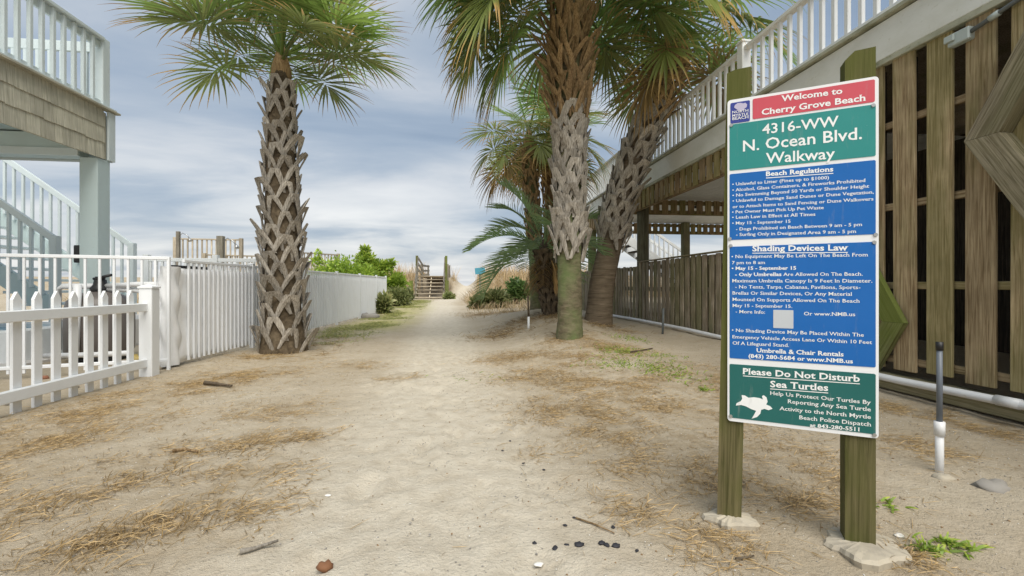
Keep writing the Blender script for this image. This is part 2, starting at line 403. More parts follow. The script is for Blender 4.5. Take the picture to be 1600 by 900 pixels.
def npmesh(name, V, Fq, attrs=None, smooth=True):
    me = bpy.data.meshes.new(name); nv, nf, k = len(V), len(Fq), Fq.shape[1]
    me.vertices.add(nv); me.vertices.foreach_set('co', np.asarray(V, np.float32).ravel())
    me.loops.add(nf * k); me.loops.foreach_set('vertex_index', Fq.astype(np.int32).ravel())
    me.polygons.add(nf); me.polygons.foreach_set('loop_start', (np.arange(nf) * k).astype(np.int32))
    if smooth: me.polygons.foreach_set('use_smooth', np.ones(nf, bool))
    for nme, vals in (attrs or {}).items():
        a = me.attributes.new(nme, 'FLOAT', 'POINT'); a.data.foreach_set('value', np.asarray(vals, np.float32))
    me.update(calc_edges=True); return me
blobs = [(250, 720, .35), (210, 765, .3), (235, 820, .22), (330, 810, .28), (370, 740, .3), (400, 690, .25), (130, 865, .22), (30, 800, .25), (480, 685, .16),
         (430, 640, .3), (60, 690, .4), (150, 655, .5), (240, 620, .5), (330, 600, .5), (390, 585, .5), (30, 740, .25), (620, 590, .2), (560, 570, .3), (10, 700, .3),
         (800, 560, .45), (850, 590, .5), (880, 640, .42), (790, 520, .6), (830, 500, .8), (930, 650, .42), (960, 690, .38), (1000, 720, .35), (1050, 690, .4),
         (1090, 640, .42), (1000, 600, .5), (1080, 590, .5), (1130, 640, .4), (1100, 740, .3), (1010, 800, .2), (1120, 850, .2), (1240, 720, .28), (1250, 780, .22),
         (1300, 760, .22), (1450, 650, .35), (1550, 670, .3), (1450, 700, .25), (900, 560, .5), (770, 490, .9), (760, 472, 1.5), (1410, 872, .13), (830, 710, .1), (800, 478, 1.2),
         (950, 545, .5), (1180, 700, .3), (1400, 640, .35), (443, 556, .55), (890, 527, .5), (935, 508, .6), (862, 492, .7), (480, 540, .5), (960, 620, .45), (920, 600, .45), (1040, 640, .4)]
BP = [(Gp(px, py), r_) for px, py, r_ in blobs]
def field(x, y):
    s = np.zeros_like(np.asarray(x, float))
    for p, r_ in BP: s = np.maximum(s, np.exp(-((x - p.x) ** 2 + (y - p.y) ** 2) / (r_ * r_)))
    return s
fl = (field(XX.ravel(), YY.ravel()) * (0.4 + fbm(XX.ravel() * 3, YY.ravel() * 3, 3))).reshape(XX.shape)
vg = sstep(8.3, 10.5, YY) * (1 - sstep(17, 22, YY)) * np.clip(1.15 - np.abs(XX - np.interp(YY, [8, 18], [-1.9, -1.75])) / .95, 0, 1) * (.3 + 1.1 * fbm(XX * 1.2, YY * 1.2, 3))
fw = 1 - sstep(.25, 1.0, np.abs(XX - path_x(YY)) / np.interp(YY, [0, 8, 18, 30], [1.1, .8, .9, .8]))
fw = fw * (1 - sstep(34, 40, YY))
lit = np.clip(fl + .6 * sstep(22, 26, YY) * (1 - fw), 0, 1)
me = npmesh('ground', V, Fq, {'veg': np.clip(vg, 0, 1).ravel(), 'litter': lit.ravel(), 'trodden': fw.ravel()})
tag(link('ground', me, None, 'sand'), kind='structure', label='pale sandy beach path and dune ground')
mb = MB(); mb.box((0, 1100, -1.6), (2400, 2050, .1)); tag(mb.build('sea', 'sea_water'), kind='structure', label='grey sea beyond the dunes')
mb = MB(); mb.box((-7.6, 9.2, 0.0), (5.4, 11.2, .06)); tag(mb.build('pavement', 'patio'), kind='structure', label='pale concrete patio of the pool yard')

# ------------------------------------------------------------------ blades (grass, straw)
def blades(name, X, Y, L, az, lift, wd, mat, label, curl=.5, Z=None, cat=None):
    n = len(X); Z = g(X, Y) if Z is None else Z
    s = np.array([0, .38, .72, 1.0]); dirx, diry = np.cos(az), np.sin(az)
    P = np.zeros((n, 4, 2, 3)); wds = np.array([.8, 1, .7, .08])
    for k in range(4):
        a = lift * (1 - curl * s[k]); hz = L * s[k] * np.cos(a); vt = L * s[k] * np.sin(a)
        cx = X + dirx * hz; cy = Y + diry * hz; cz = np.maximum(Z + vt, 0 * Z + g(cx, cy) + .003 if lift.mean() < .6 else Z + vt) + .002
        for q, sg in enumerate((-1, 1)):
            P[:, k, q, 0] = cx - sg * diry * wd * wds[k] / 2; P[:, k, q, 1] = cy + sg * dirx * wd * wds[k] / 2; P[:, k, q, 2] = cz + sg * .3 * wd * wds[k]
    base = (np.arange(n) * 8)[:, None, None]
    q = np.array([[0, 1, 3, 2], [2, 3, 5, 4], [4, 5, 7, 6]])[None]
    Fb = (base + q).reshape(-1, 4)
    along = np.tile(np.repeat(s, 2), n); shade = np.repeat(rng.random(n), 8)
    o = link(name, npmesh(name, P.reshape(-1, 3), Fb, {'along': along, 'shade': shade}, False), None, mat)
    return tag(o, label, cat, None, 'stuff')
def scatter(n, x0, x1, y0, y1, dens):
    X = rng.uniform(x0, x1, n); Y = rng.uniform(y0, y1, n); k = rng.random(n) < dens(X, Y); return X[k], Y[k]
clear = lambda X, Y: (X > -3.3) & (X < 3.7)
def dens1(X, Y): return np.where(clear(X, Y), np.clip(field(X, Y) ** 1.3 * np.clip(fbm(X * 5, Y * 5, 3) * 3.4 - 1.05, 0, 1.4), 0, 1), 0)
X, Y = scatter(260000, -3.3, 3.7, 1.2, 6.5, dens1); n = len(X)
blades('straw_litter', X, Y, rng.uniform(.02, .085, n), rng.uniform(0, 6.28, n), rng.uniform(.0, .5, n), rng.uniform(.0012, .0028, n), 'straw', 'dry straw coloured grass litter strewn over the sand')
X, Y = scatter(90000, -3.0, 3.7, 6.5, 15, lambda X, Y: dens1(X, Y)); n = len(X)
blades('dry_grass', X, Y, rng.uniform(.05, .18, n), rng.uniform(0, 6.28, n), rng.uniform(.1, .9, n), rng.uniform(.003, .006, n), 'straw', 'dry yellowed grass on the sandy mound below the palms')
X, Y = scatter(60000, -3.2, 3.6, 1.2, 7.5, lambda X, Y: np.clip(.10 * (np.abs(X + .1) > .8) + .02 + .35 * sstep(-2.2, -3.0, X) + .12 * sstep(2.2, 3.4, X), 0, 1) * np.clip(fbm(X * 3.3 + 7, Y * 3.3, 3) * 3 - .9, 0, 1)); n = len(X)
blades('straw_wisps', X, Y, rng.uniform(.02, .10, n), rng.uniform(0, 6.28, n), rng.uniform(.0, .3, n), rng.uniform(.001, .0024, n), 'straw', 'fine scattered straw wisps over the open sand')
# tufts (standing clumps)
tx, ty = [], []
for px, py, r_, k in [(150, 855, .10, 260), (235, 818, .09, 200), (220, 750, .10, 180), (340, 808, .1, 160), (480, 685, .05, 120), (1250, 790, .06, 120), (1130, 760, .08, 120),
                      (1000, 800, .06, 90), (60, 800, .09, 140), (880, 640, .15, 220), (800, 560, .2, 300), (850, 590, .2, 300), (100, 690, .12, 160), (390, 700, .12, 150), (1410, 872, .05, 90)]:
    p = Gp(px, py); tx += list(rng.normal(p.x, r_, k)); ty += list(rng.normal(p.y, r_ * .8, k))
X, Y = np.array(tx), np.array(ty); n = len(X)
blades('grass_tufts', X, Y, rng.uniform(.03, .11, n), rng.uniform(0, 6.28, n), rng.uniform(.2, 1.1, n), rng.uniform(.0018, .0035, n), 'straw', 'withered straw grass tufts standing in the sand', .7)
# green-yellow turf along the white fence and sprouts near the palms
def dens2(X, Y): return np.clip((1 - np.abs(X - np.interp(Y, [7, 18], [-2.15, -1.85])) / .75), 0, 1) * np.clip(fbm(X * 2, Y * 2, 3) * 3.6 - 1.1, 0, 1) * sstep(6.8, 9, Y)
X, Y = scatter(110000, -3.1, -.8, 6.8, 22, dens2); n = len(X)
blades('turf', X, Y, rng.uniform(.03, .09, n), rng.uniform(0, 6.28, n), rng.uniform(.2, 1.0, n), rng.uniform(.004, .008, n), 'grass_green', 'short yellow green turf along the white fence')
sx_, sy_ = [], []
for px, py, k in [(965, 548, 260), (960, 568, 160), (1015, 572, 160), (1040, 580, 120), (985, 530, 160), (1060, 590, 90), (1025, 556, 120), (1385, 790, 20), (1450, 858, 60), (1495, 855, 50), (1100, 610, 40), (735, 592, 20)]:
    p = Gp(px, py); s_ = .16 if py < 600 else .025; sx_ += list(rng.normal(p.x, s_, k)); sy_ += list(rng.normal(p.y, s_, k))
X, Y = np.array(sx_), np.array(sy_); n = len(X)
blades('sprouts', X, Y, rng.uniform(.02, .06, n), rng.uniform(0, 6.28, n), rng.uniform(.3, 1.2, n), rng.uniform(.005, .010, n), 'foliage_bright', 'small fresh green sprouts in the sand below the palms')
# dune grass
def dens3(X, Y):
    nt_ = np.exp(-((X - path_x(Y)) / .9) ** 2); st = (np.abs(X + 1.45) < .95) & (Y > 21) & (Y < 40)
    yl = np.where(X > .3, 10.5, np.where(X < -2.2, 16.5, 18.5))
    return np.where(st, 0, np.clip(sstep(yl, yl + 7, Y) * (1 - 1.6 * nt_), 0, 1) * np.clip(fbm(X * .8, Y * .8, 3) * 3 - .6, .12, 1) * np.where(X < -2.4, sstep(17, 20, Y), 1))
X, Y = scatter(80000, -16, 12, 11, 37, dens3); k = ~((X > 3.3) & (Y < 20)) & ~((X < -2.2) & (Y < 17)) ; X, Y = X[k], Y[k]; n = len(X)
blades('dune_grass', X, Y, rng.uniform(.25, .75, n) * np.interp(Y, [11, 22], [.35, 1]), rng.uniform(0, 6.28, n), rng.uniform(.8, 1.5, n), rng.uniform(.008, .016, n), 'dune_straw', 'tan sea oats and dry grass covering the dunes', .35)
X, Y = scatter(5200, -14, 9, 26, 37, dens3); n = len(X)
blades('sea_oats', X, Y, rng.uniform(.8, 1.35, n), rng.uniform(0, 6.28, n), rng.uniform(1.25, 1.55, n), rng.uniform(.012, .028, n), 'dune_straw', 'taller sea oat stalks along the dune crest', .15)
# specks of gravel, shell and charcoal
def specks(name, X, Y, S, mat, label):
    n = len(X); Z = g(X, Y); o6 = np.array([[1, 0, 0], [-1, 0, 0], [0, 1, 0], [0, -1, 0], [0, 0, .6], [0, 0, -.6]], float)
    jit = rng.uniform(.5, 1.3, (n, 6, 1)); P = o6[None] * S[:, None, None] * jit
    a = rng.uniform(0, 6.28, n); ca, sa = np.cos(a)[:, None], np.sin(a)[:, None]
    x = P[..., 0] * ca - P[..., 1] * sa; y = P[..., 0] * sa + P[..., 1] * ca
    P = np.stack([x + X[:, None], y + Y[:, None], P[..., 2] + Z[:, None] + .3 * S[:, None]], -1)
    f = np.array([[0, 2, 4], [2, 1, 4], [1, 3, 4], [3, 0, 4], [2, 0, 5], [1, 2, 5], [3, 1, 5], [0, 3, 5]])
    Ff = ((np.arange(n) * 6)[:, None, None] + f[None]).reshape(-1, 3)
    return tag(link(name, npmesh(name, P.reshape(-1, 3), Ff, None, False), None, mat), label, None, None, 'stuff')
X, Y = scatter(20000, -3, 3.6, 1.2, 5, lambda X, Y: np.clip(fbm(X * 2 + 3, Y * 2, 3) * 2.4 - .5, .1, 1)); specks('grit', X, Y, rng.uniform(.0011, .0040, len(X)) * rng.choice([.8, 1, 1.5], len(X)), 'stone', 'dark grit scattered in the sand')
X, Y = scatter(5000, -3, 3.6, 1.2, 6, lambda X, Y: X * 0 + 1); specks('shell_grit', X, Y, rng.uniform(.0012, .004, len(X)) , 'shell', 'tiny white shell fragments scattered in the sand')
X, Y = scatter(1500, -3, 3.6, 1.2, 6, lambda X, Y: X * 0 + 1); specks('bark_crumbs', X, Y, rng.uniform(.002, .006, len(X)), 'dead_leaf', 'brown bark crumbs scattered in the sand')

# ------------------------------------------------------------------ small single things on the sand
def lump(r, seed, flat=.5, n=10, k=6):
    q = np.random.default_rng(seed); v = []; f = []
    for i in range(k + 1):
        ph = math.pi * i / k
        for j in range(n):
            th = 2 * math.pi * j / n; rr = r * (0.75 + .5 * q.random()) if 0 < i < k else r * .8
            v.append((rr * math.sin(ph) * math.cos(th), rr * math.sin(ph) * math.sin(th) * .75, rr * math.cos(ph) * flat))
    f = [(i * n + j, (i + 1) * n + j, (i + 1) * n + (j + 1) % n, i * n + (j + 1) % n) for i in range(k) for j in range(n)]
    m_ = MB(); m_.add(v, f); return m_
def on_sand(px, py, up=0.0): p = Gp(px, py); return Matrix.Translation((p.x, p.y, p.z + up))
cm = [lump(.014, s, .35).mesh('charred_wood', True) for s in range(3)]
for i, (px, py, s) in enumerate([(905, 852, 1.3), (868, 858, 1.0), (885, 853, .7), (940, 850, 1.0), (948, 853, .9), (963, 854, 1.2), (835, 850, .7), (883, 822, .6), (958, 825, .7), (850, 735, .6), (818, 725, .6), (797, 690, .7), (785, 705, .5), (995, 862, .6), (897, 810, .5)]):
    me = cm[i % 3]; o = link('charred_wood', me, None, 'charcoal', on_sand(px, py, .004) @ Matrix.Rotation(i * 1.3, 4, 'Z') @ Matrix.Scale(s, 4))
    tag(o, 'small black charred wood bit lying on the open sand', 'charcoal', 'black charred bits on the sand')
for i, (px, py, s, lb) in enumerate([(842, 883, 1.4, 'square white shell fragment lying near charred bits on the sand'), (1405, 838, 1.6, 'flat white shell piece beside the sign footing'), (513, 775, 1.2, 'rounded white shell lying near withered tufts')]):
    o = lump(.012, 20 + i, .3).build('shell', 'shell', None, True, on_sand(px, py, .003) @ Matrix.Scale(s, 4)); tag(o, lb, 'shell')
def stick(pts, r, mat, name, lb, cat):
    P_ = [Gp(a, b_) for a, b_ in pts]; P_ = [p + Vector((0, 0, r * 1.1 + .003)) for p in P_]
    m_ = MB(); m_.tube(P_, [r * (1 - .5 * i / (len(P_) - 1)) for i in range(len(P_))], 7); tag(m_.build(name, mat, None, True), lb, cat)
stick([(900, 812), (930, 822), (960, 836)], .004, 'boot_brown', 'twig', 'long straw brown twig lying on the path', 'twig')
stick([(375, 868), (400, 862), (435, 850)], .009, 'boot', 'palm_strip', 'pale dry palm strip beside a grass tuft', 'palm strip')
stick([(270, 708), (290, 706), (312, 710)], .010, 'boot_brown', 'palm_strip', 'brown dry palm strip on sand near picket fence', 'palm strip')
stick([(320, 602), (340, 604), (362, 607)], .02, 'palm_dark', 'driftwood', 'dark rotten wood piece near the wrapped fence', 'wood')
stick([(985, 552), (1000, 550), (1020, 546)], .012, 'palm_dark', 'twig', 'dark twig lying below the leaning palm', 'twig')
stick([(1150, 877), (1165, 875), (1178, 872)], .005, 'palm_dark', 'twig', 'short dark twig in front of the sign posts', 'twig')
stick([(985, 493), (1000, 494), (1012, 500)], .025, 'conduit_grey', 'hose', 'short dark hose lying against the white pipe', 'hose')
o = lump(.03, 40, .5).build('dead_leaf', 'rust', None, True, on_sand(508, 890, .01)); tag(o, 'curled reddish brown dead leaf alone on the path', 'leaf')
o = lump(.075, 41, .45).build('rock', 'stone', None, True, on_sand(1552, 762, .0)); tag(o, 'grey half buried rock beside the slatted wall', 'rock')
o = lump(.05, 42, .4).build('concrete_lump', 'concrete', None, True, on_sand(1475, 748, .0)); tag(o, 'small concrete lump at foot of white riser pipe', 'concrete')
o = lump(.30, 43, .5).build('rock', 'stone', None, True, on_sand(575, 497, .0)); tag(o, 'dark rock at foot of the long white fence', 'rock')

# ================================================================== SIGN
SL = W(1136.7, HY, 1.7775); SR = W(1373, HY, 1.5675); Hs = 1.25; zt = 1.642
ux = Vector((SR.x - SL.x, SR.y - SL.y, 0)); Ws = ux.length; ux.normalize(); nrm = Vector((ux.y, -ux.x, 0))      # nrm faces the viewer side
sign = empty('beach_access_sign', (SL.x, SL.y, 0), 'tall white framed beach access notice board on two mossy wooden posts', 'sign')
SM = Matrix(((ux.x, -nrm.x, 0, SL.x), (ux.y, -nrm.y, 0, SL.y), (0, 0, 1, zt - Hs), (0, 0, 0, 1)))   # local: x along board, y backward, z up
def rrect(x0, z0, x1, z1, r, y0, y1, n=4):
    pts = []
    for cx, cz, a0 in ((x1 - r, z1 - r, 0), (x0 + r, z1 - r, 90), (x0 + r, z0 + r, 180), (x1 - r, z0 + r, 270)):
        for k in range(n + 1):
            a = R(a0 + 90 * k / n); pts.append((cx + r * math.cos(a), cz + r * math.sin(a)))
    m_ = MB(); k = len(pts)
    m_.add([(x, y0, z) for x, z in pts] + [(x, y1, z) for x, z in pts], [tuple(range(k))[::1], tuple(range(k, 2 * k))[::-1]] + [(i, i + k, (i + 1) % k + k, (i + 1) % k) for i in range(k)])
    return m_
def spart(name, m_, mat, parent=None, lb=None):
    o = link(name, m_.mesh(name) if isinstance(m_, MB) else m_, parent or sign, mat, SM); return tag(o, lb) if lb else o
board = spart('board', rrect(0, 0, Ws, Hs, .012, 0, .010), 'sign_white')
def uv(px, py):
    """photo pixel on the board -> board metres"""
    s = (px - (1140.7 + (1132.8 - 1140.7) * 0)) / (1372.6 - 1140.7)
    xl = 1140.7 - 7.9 * np.clip((py - 156) / 500, 0, 1); xr = 1372.3 + 1.7 * np.clip((py - 120) / 567, 0, 1)
    s = (px - xl) / (xr - xl); u = s * 567 / (500 * (1 - s) + 567 * s)
    top = 156 + (120.7 - 156) * s; bot = 656 + (688 - 656) * s
    return u * Ws, Hs * (1 - (py - top) / (bot - top))
def vz(v): return Hs * (1 - v)
pn = {}
for nme, u0, u1, v0, v1, mat in (('red_panel', .185, .977, .008, .070, 'sign_red'), ('emblem_panel', .022, .165, .010, .074, 'sign_navy'), ('green_panel', .016, .982, .077, .220, 'sign_green'),
                                 ('regulations_panel', .016, .982, .231, .436, 'sign_blue'), ('shading_panel', .016, .982, .457, .804, 'sign_blue'), ('turtle_panel', .016, .982, .822, .989, 'sign_teal')):
    pn[nme] = spart(nme, rrect(u0 * Ws, vz(v1), u1 * Ws, vz(v0), .005, -.0015, .001), mat)
def text(s, p0, p1, parent, bold=0.0, under=False, mat='sign_print', y=-.0022, hfac=.86, serif=True):
    x0, z0 = p0; x1, z1 = p1
    cu = bpy.data.curves.new('lettering', 'FONT'); cu.body = s; cu.size = 1; cu.offset = bold; cu.resolution_u = 2; cu.fill_mode = 'BOTH'
    to = bpy.data.objects.new('lettering', cu); col.objects.link(to)
    dg = bpy.context.evaluated_depsgraph_get(); me = bpy.data.meshes.new_from_object(to.evaluated_get(dg)); bpy.data.objects.remove(to)
    co = np.array([v_.co for v_ in me.vertices]); a, b_ = co[:, 0].min(), co[:, 0].max(); k = (x1 - x0) / (b_ - a)
    kz = min(k, SZ[0]) if SZ[0] else k
    out = np.zeros_like(co); out[:, 0] = x0 + (co[:, 0] - a) * k; out[:, 1] = y; out[:, 2] = z0 + (out[:, 0] - x0) / (x1 - x0) * (z1 - z0) + co[:, 1] * kz * hfac
    sv, sf = [], []
    if serif:
        ec = {}
        for pl in me.polygons:
            for ek in pl.edge_keys: ec[ek] = ec.get(ek, 0) + 1
        for (e0, e1), cnt in ec.items():
            if cnt != 1: continue
            p, q_ = co[e0], co[e1]
            if abs(p[1] - q_[1]) > .004 or not .045 < abs(p[0] - q_[0]) < .20: continue
            ym = p[1]; xa_, xb_ = min(p[0], q_[0]) - .055, max(p[0], q_[0]) + .055; inside = co[(co[:, 0] > xa_) & (co[:, 0] < xb_)]
            up = 1 if ym < .2 else -1
            if .06 < ym < .38: continue
            n_ = len(sv); sv += [(xa_, ym), (xb_, ym), (xb_ - .03, ym + up * .045), (xa_ + .03, ym + up * .045)]; sf.append(tuple(n_ + j for j in range(4)))
    def place(X_, Y_): xx = x0 + (X_ - a) * k; return xx, z0 + (xx - x0) / (x1 - x0) * (z1 - z0) + Y_ * kz * hfac
    vv_ = [tuple(p) for p in out]; nv_ = len(vv_); ff = [tuple(pl.vertices) for pl in me.polygons]
    for X_, Y_ in sv: xx, z_ = place(X_, Y_); vv_.append((xx, y - .0002, z_))
    me = bpy.data.meshes.new('lettering'); me.from_pydata(vv_, [], ff + [tuple(i + nv_ for i in f_) for f_ in sf]); me.update()
    o = spart('lettering', me, mat, parent)
    if under:
        h = .0028; m_ = MB(); zz0, zz1 = z0 - .006, z1 - .006
        m_.add([(x0, y, zz0 - h), (x1, y, zz1 - h), (x1, y, zz1), (x0, y, zz0)], [(0, 1, 2, 3)]); spart('underline', m_, mat, parent)
    return o
SZ = [0]
def A(x, y): return uv(1120 + x / 3, 80 + y / 3)
def B(x, y): return uv(1120 + x / 2.7286, 370 + y / 2.7286)
def line(conv, s, x0, y0, x1, y1, panel, bold=.012, under=False, sz=0):
    gp = panel == 'green_panel'; text(s, conv(x0, y0), conv(x1, y1), pn[panel], bold, under, hfac=.98 if gp else .84, serif=not gp)
line(A, 'Welcome to', 310, 236, 590, 203, 'red_panel', .022); line(A, 'Cherry Grove Beach', 218, 299, 695, 238, 'red_panel', .022)
line(A, '4316-WW', 220, 388, 572, 355, 'green_panel', .012); line(A, 'N. Ocean Blvd.', 130, 468, 680, 417, 'green_panel', .012); line(A, 'Walkway', 235, 525, 555, 507, 'green_panel', .012)
line(A, 'Beach Regulations', 235, 585, 547, 567, 'regulations_panel', .025, True)
bl = '\u2022 '
for s, x0, y0, x1, y1 in (('Unlawful to Litter (Fines up to $1000)', 78, 628, 527, 603), ('Alcohol, Glass Containers, & Fireworks Prohibited', 78, 655, 695, 619),
        ('No Swimming Beyond 50 Yards or Shoulder Height', 78, 680, 713, 646), ('Unlawful to Damage Sand Dunes or Dune Vegetation,', 78, 706, 735, 674),
        ('Pet Owner Must Pick Up Pet Waste', 75, 758, 502, 743), ('Leash Law in Effect at All Times', 75, 783, 463, 774), ('May 15 - September 15', 75, 810, 347, 805)):
    line(A, bl + s, x0, y0, x1, y1, 'regulations_panel', .008)
line(A, 'or to Attach Items to Sand Fencing or Dune Walkovers', 78, 733, 733, 706, 'regulations_panel', .008)
line(A, '- Dogs Prohibited on Beach Between 9 am - 5 pm', 92, 838, 680, 825, 'regulations_panel', .008); line(A, '- Surfing Only in Designated Area 9 am - 5 pm', 92, 864, 652, 857, 'regulations_panel', .008)
line(B, 'Shading Devices Law', 152, 60, 558, 62, 'shading_panel', .025, True)
for s, x0, y0, x1, y1, bd in ((bl + 'No Equipment May Be Left On The Beach From', 63, 88, 643, 89, .006), ('7 pm to 8 am', 65, 114, 205, 115, .006), (bl + 'May 15 - September 15', 63, 138, 338, 141, .022),
        ('- Only Umbrellas', 77, 165, 275, 167, .022), ('Are Allowed On The Beach.', 283, 167, 622, 171, .006), ('Maximum Umbrella Canopy Is 9 Feet In Diameter.', 65, 191, 663, 201, .006),
        ('- No Tents, Tarps, Cabanas, Pavilions, Sports-', 77, 217, 612, 228, .006), ('Brellas Or Similar Devices, Or Any Material', 65, 243, 575, 256, .006), ('Mounted On Supports Allowed On The Beach', 65, 270, 608, 286, .006),
        ('May 15 - September 15.', 65, 296, 320, 304, .006), ('- More Info:', 77, 322, 203, 327, .006), ('Or www.NMB.us', 370, 336, 590, 343, .006),
        (bl + 'No Shading Device May Be Placed Within The', 60, 401, 627, 431, .006), ('Emergency Vehicle Access Lane Or Within 10 Feet', 62, 429, 662, 463, .006), ('Of A Lifeguard Stand.', 62, 456, 305, 470, .006),
        ('Umbrella & Chair Rentals', 165, 490, 540, 514, .022), ('(843) 280-5684 or www.NMB.us', 130, 513, 580, 544, .022)):
    line(B, s, x0, y0, x1, y1, 'shading_panel', bd)
line(B, 'Please Do Not Disturb', 105, 582, 610, 623, 'turtle_panel', .022, True); line(B, 'Sea Turtles', 222, 639, 473, 660, 'turtle_panel', .022, True)
for s, x0, y0, x1, y1 in (('Help Us Protect Our Turtles By', 222, 672, 657, 720), ('Reporting Any Sea Turtle', 298, 709, 658, 750), ('Activity to the North Myrtle', 262, 738, 658, 782), ('Beach Police Dispatch', 347, 778, 658, 814)):
    line(B, s, x0, y0, x1, y1, 'turtle_panel', .008)
line(B, 'at 843-280-5511', 393, 812, 608, 834, 'turtle_panel', .022)
q0 = B(238, 388); q1 = B(325, 314); spart('sticker', rrect(q0[0], q0[1], q1[0], q1[1], .002, -.0025, 0), 'sticker_grey', pn['shading_panel'], 'blank pale square sticker')
def poly(pts, conv, mat, parent, name, y=-.0026):
    m_ = MB(); P_ = [conv(*p) for p in pts]; k = len(P_); m_.add([(a, y, b_) for a, b_ in P_] + [(a, y + .0015, b_) for a, b_ in P_], [tuple(range(k))[::-1], tuple(range(k, 2 * k))] + [(i, (i + 1) % k, (i + 1) % k + k, i + k) for i in range(k)])
    return spart(name, m_, mat, parent)
poly([(98, 672), (112, 674), (128, 684), (150, 682), (175, 686), (190, 692), (186, 678), (194, 674), (206, 684), (210, 702), (204, 714), (222, 722), (231, 732), (214, 738), (196, 732), (182, 736), (178, 752), (164, 766), (140, 773), (150, 758), (160, 740), (138, 732), (116, 720), (96, 714), (72, 716), (76, 706), (94, 698), (100, 688)], B, 'sign_print', pn['turtle_panel'], 'turtle_emblem')
poly([(92, 262), (96, 250), (108, 242), (122, 240), (134, 243), (144, 240), (152, 248), (150, 260), (140, 268), (132, 277), (118, 278), (106, 272)], A, 'sign_shell', pn['emblem_panel'], 'shell_emblem')
SZ[0] = 0
for s, y0 in (('NORTH', 290), ('MYRTLE', 306), ('BEACH', 321)): text(s, A(83, y0), A(157, y0 - 8), pn['emblem_panel'], .01, y=-.003)
for px, py in ((1146, 195), (1364, 167), (1142, 383), (1366, 381), (1138, 649), (1367, 682), (1141, 372), (1368, 369)):
    u_, z_ = uv(px, py); m_ = MB(); m_.tube([(u_, .0, z_), (u_, -.005, z_)], [.0075, .006], 8); spart('bolt', m_, 'steel', board)
for uu, pw, top, chm, lean in ((.028, .086, 1.764, .012, .020), (.895, .088, 1.75, .03, .0)):
    m_ = MB(); a = pw / 2; zb = -.35; zt_ = top - (zt - Hs)
    m_.add([(-a, 0, -(zt - Hs) + zb), (a, 0, -(zt - Hs) + zb), (a, pw, -(zt - Hs) + zb), (-a, pw, -(zt - Hs) + zb), (-a, 0, zt_ - chm), (a, 0, zt_), (a, pw, zt_ - .004), (-a, pw, zt_ - chm * .6), (-a * .35, 0, zt_ - .002), (-a * .35, pw, zt_ - .003)],
           [(3, 2, 1, 0), (0, 1, 5, 8, 4), (1, 2, 6, 5), (2, 3, 7, 9, 6), (3, 0, 4, 7), (4, 8, 9, 7), (8, 5, 6, 9)])
    link('post', m_.mesh('post'), sign, 'wood_post', SM @ Matrix.Translation((uu * Ws, .0105, 0)) @ Matrix.Rotation(lean, 4, 'Y'))
for uu, r_, lb, sd_ in ((.02, .115, 'thin exposed concrete footing round the far sign post', 3), (.93, .175, 'wide broken concrete footing round the near sign post', 5)):
    q = np.random.default_rng(sd_); n = 44; v = []; rr = [r_ * (.78 + .12 * math.sin(2.1 * j * 2 * math.pi / n * 1 + sd_) + .10 * math.sin(5 * j * 2 * math.pi / n) + .06 * q.random()) for j in range(n)]
    for k, (zz_, s_) in enumerate(((-.05, .9), (.0, 1.0), (.012, .93), (.018, .5))):
        for j in range(n):
            a = 2 * math.pi * j / n; v.append((rr[j] * s_ * math.cos(a), rr[j] * s_ * math.sin(a) * .8, zz_ + .006 * q.random()))
    v.append((0, 0, .026)); f = [(k * n + j, k * n + (j + 1) % n, (k + 1) * n + (j + 1) % n, (k + 1) * n + j) for k in range(3) for j in range(n)] + [(3 * n + j, 3 * n + (j + 1) % n, 4 * n) for j in range(n)]
    c_ = SL + ux * (uu * Ws) - nrm * .03; m_ = MB(); m_.add(v, f)
    tag(m_.build('concrete_footing', 'concrete', None, False, Matrix.Translation((c_.x, c_.y, gz(c_.x, c_.y) + .006)) @ Matrix.Rotation(-.10, 4, 'X')), lb, 'footing')

# ================================================================== RIGHT HOUSE WITH DECK
XW = 3.80
house = empty('beach_house', (XW, 4, 0), 'raised beach house with white deck railing above slatted wooden wall', 'house')
# slatted wall
y = 5.0
while y > .9:
    hb = .20 + rnd.uniform(-.015, .015)
    plank('slat', 'wood_slat', house, (XW + rnd.uniform(-.006, .006), y - .0975, hb), (XW, y - .0975 + rnd.uniform(-.006, .006), 2.90), .195, .025, (1, 0, 0)); y -= .285
for zr in (.27, .92, 1.62, 2.35): plank('rail', 'wood_slat', house, (XW + .045, .8, zr), (XW + .045, 5.05, zr), .06, .04, (1, 0, 0))
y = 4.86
while y > .9: plank('back_slat', 'wood_dark', house, (XW + .10, y - .21, .2), (XW + .10, y - .21, 2.88), .10, .025, (1, 0, 0)); y -= .285  # near-black wood: shade behind the slat gaps is put into the colour
plank('sill_beam', 'wood_brace', house, (XW + .02, .7, .055), (XW + .02, 5.1, .085), .13, .14, (1, 0, 0))
plank('corner_post', 'wood_post', house, (XW + .08, 5.1, 0), (XW + .08, 5.1, 2.9), .12, .12, (1, 0, 0))
m_ = MB(); m_.box((6.6, 3.0, 1.45), (.06, 7.5, 2.9)); m_.box((5.2, -.8, 1.45), (2.8, .06, 2.9)); m_.build('storage_wall', 'wood_dark', house)  # interior darkness painted into the wall colour, showing through the slat gaps
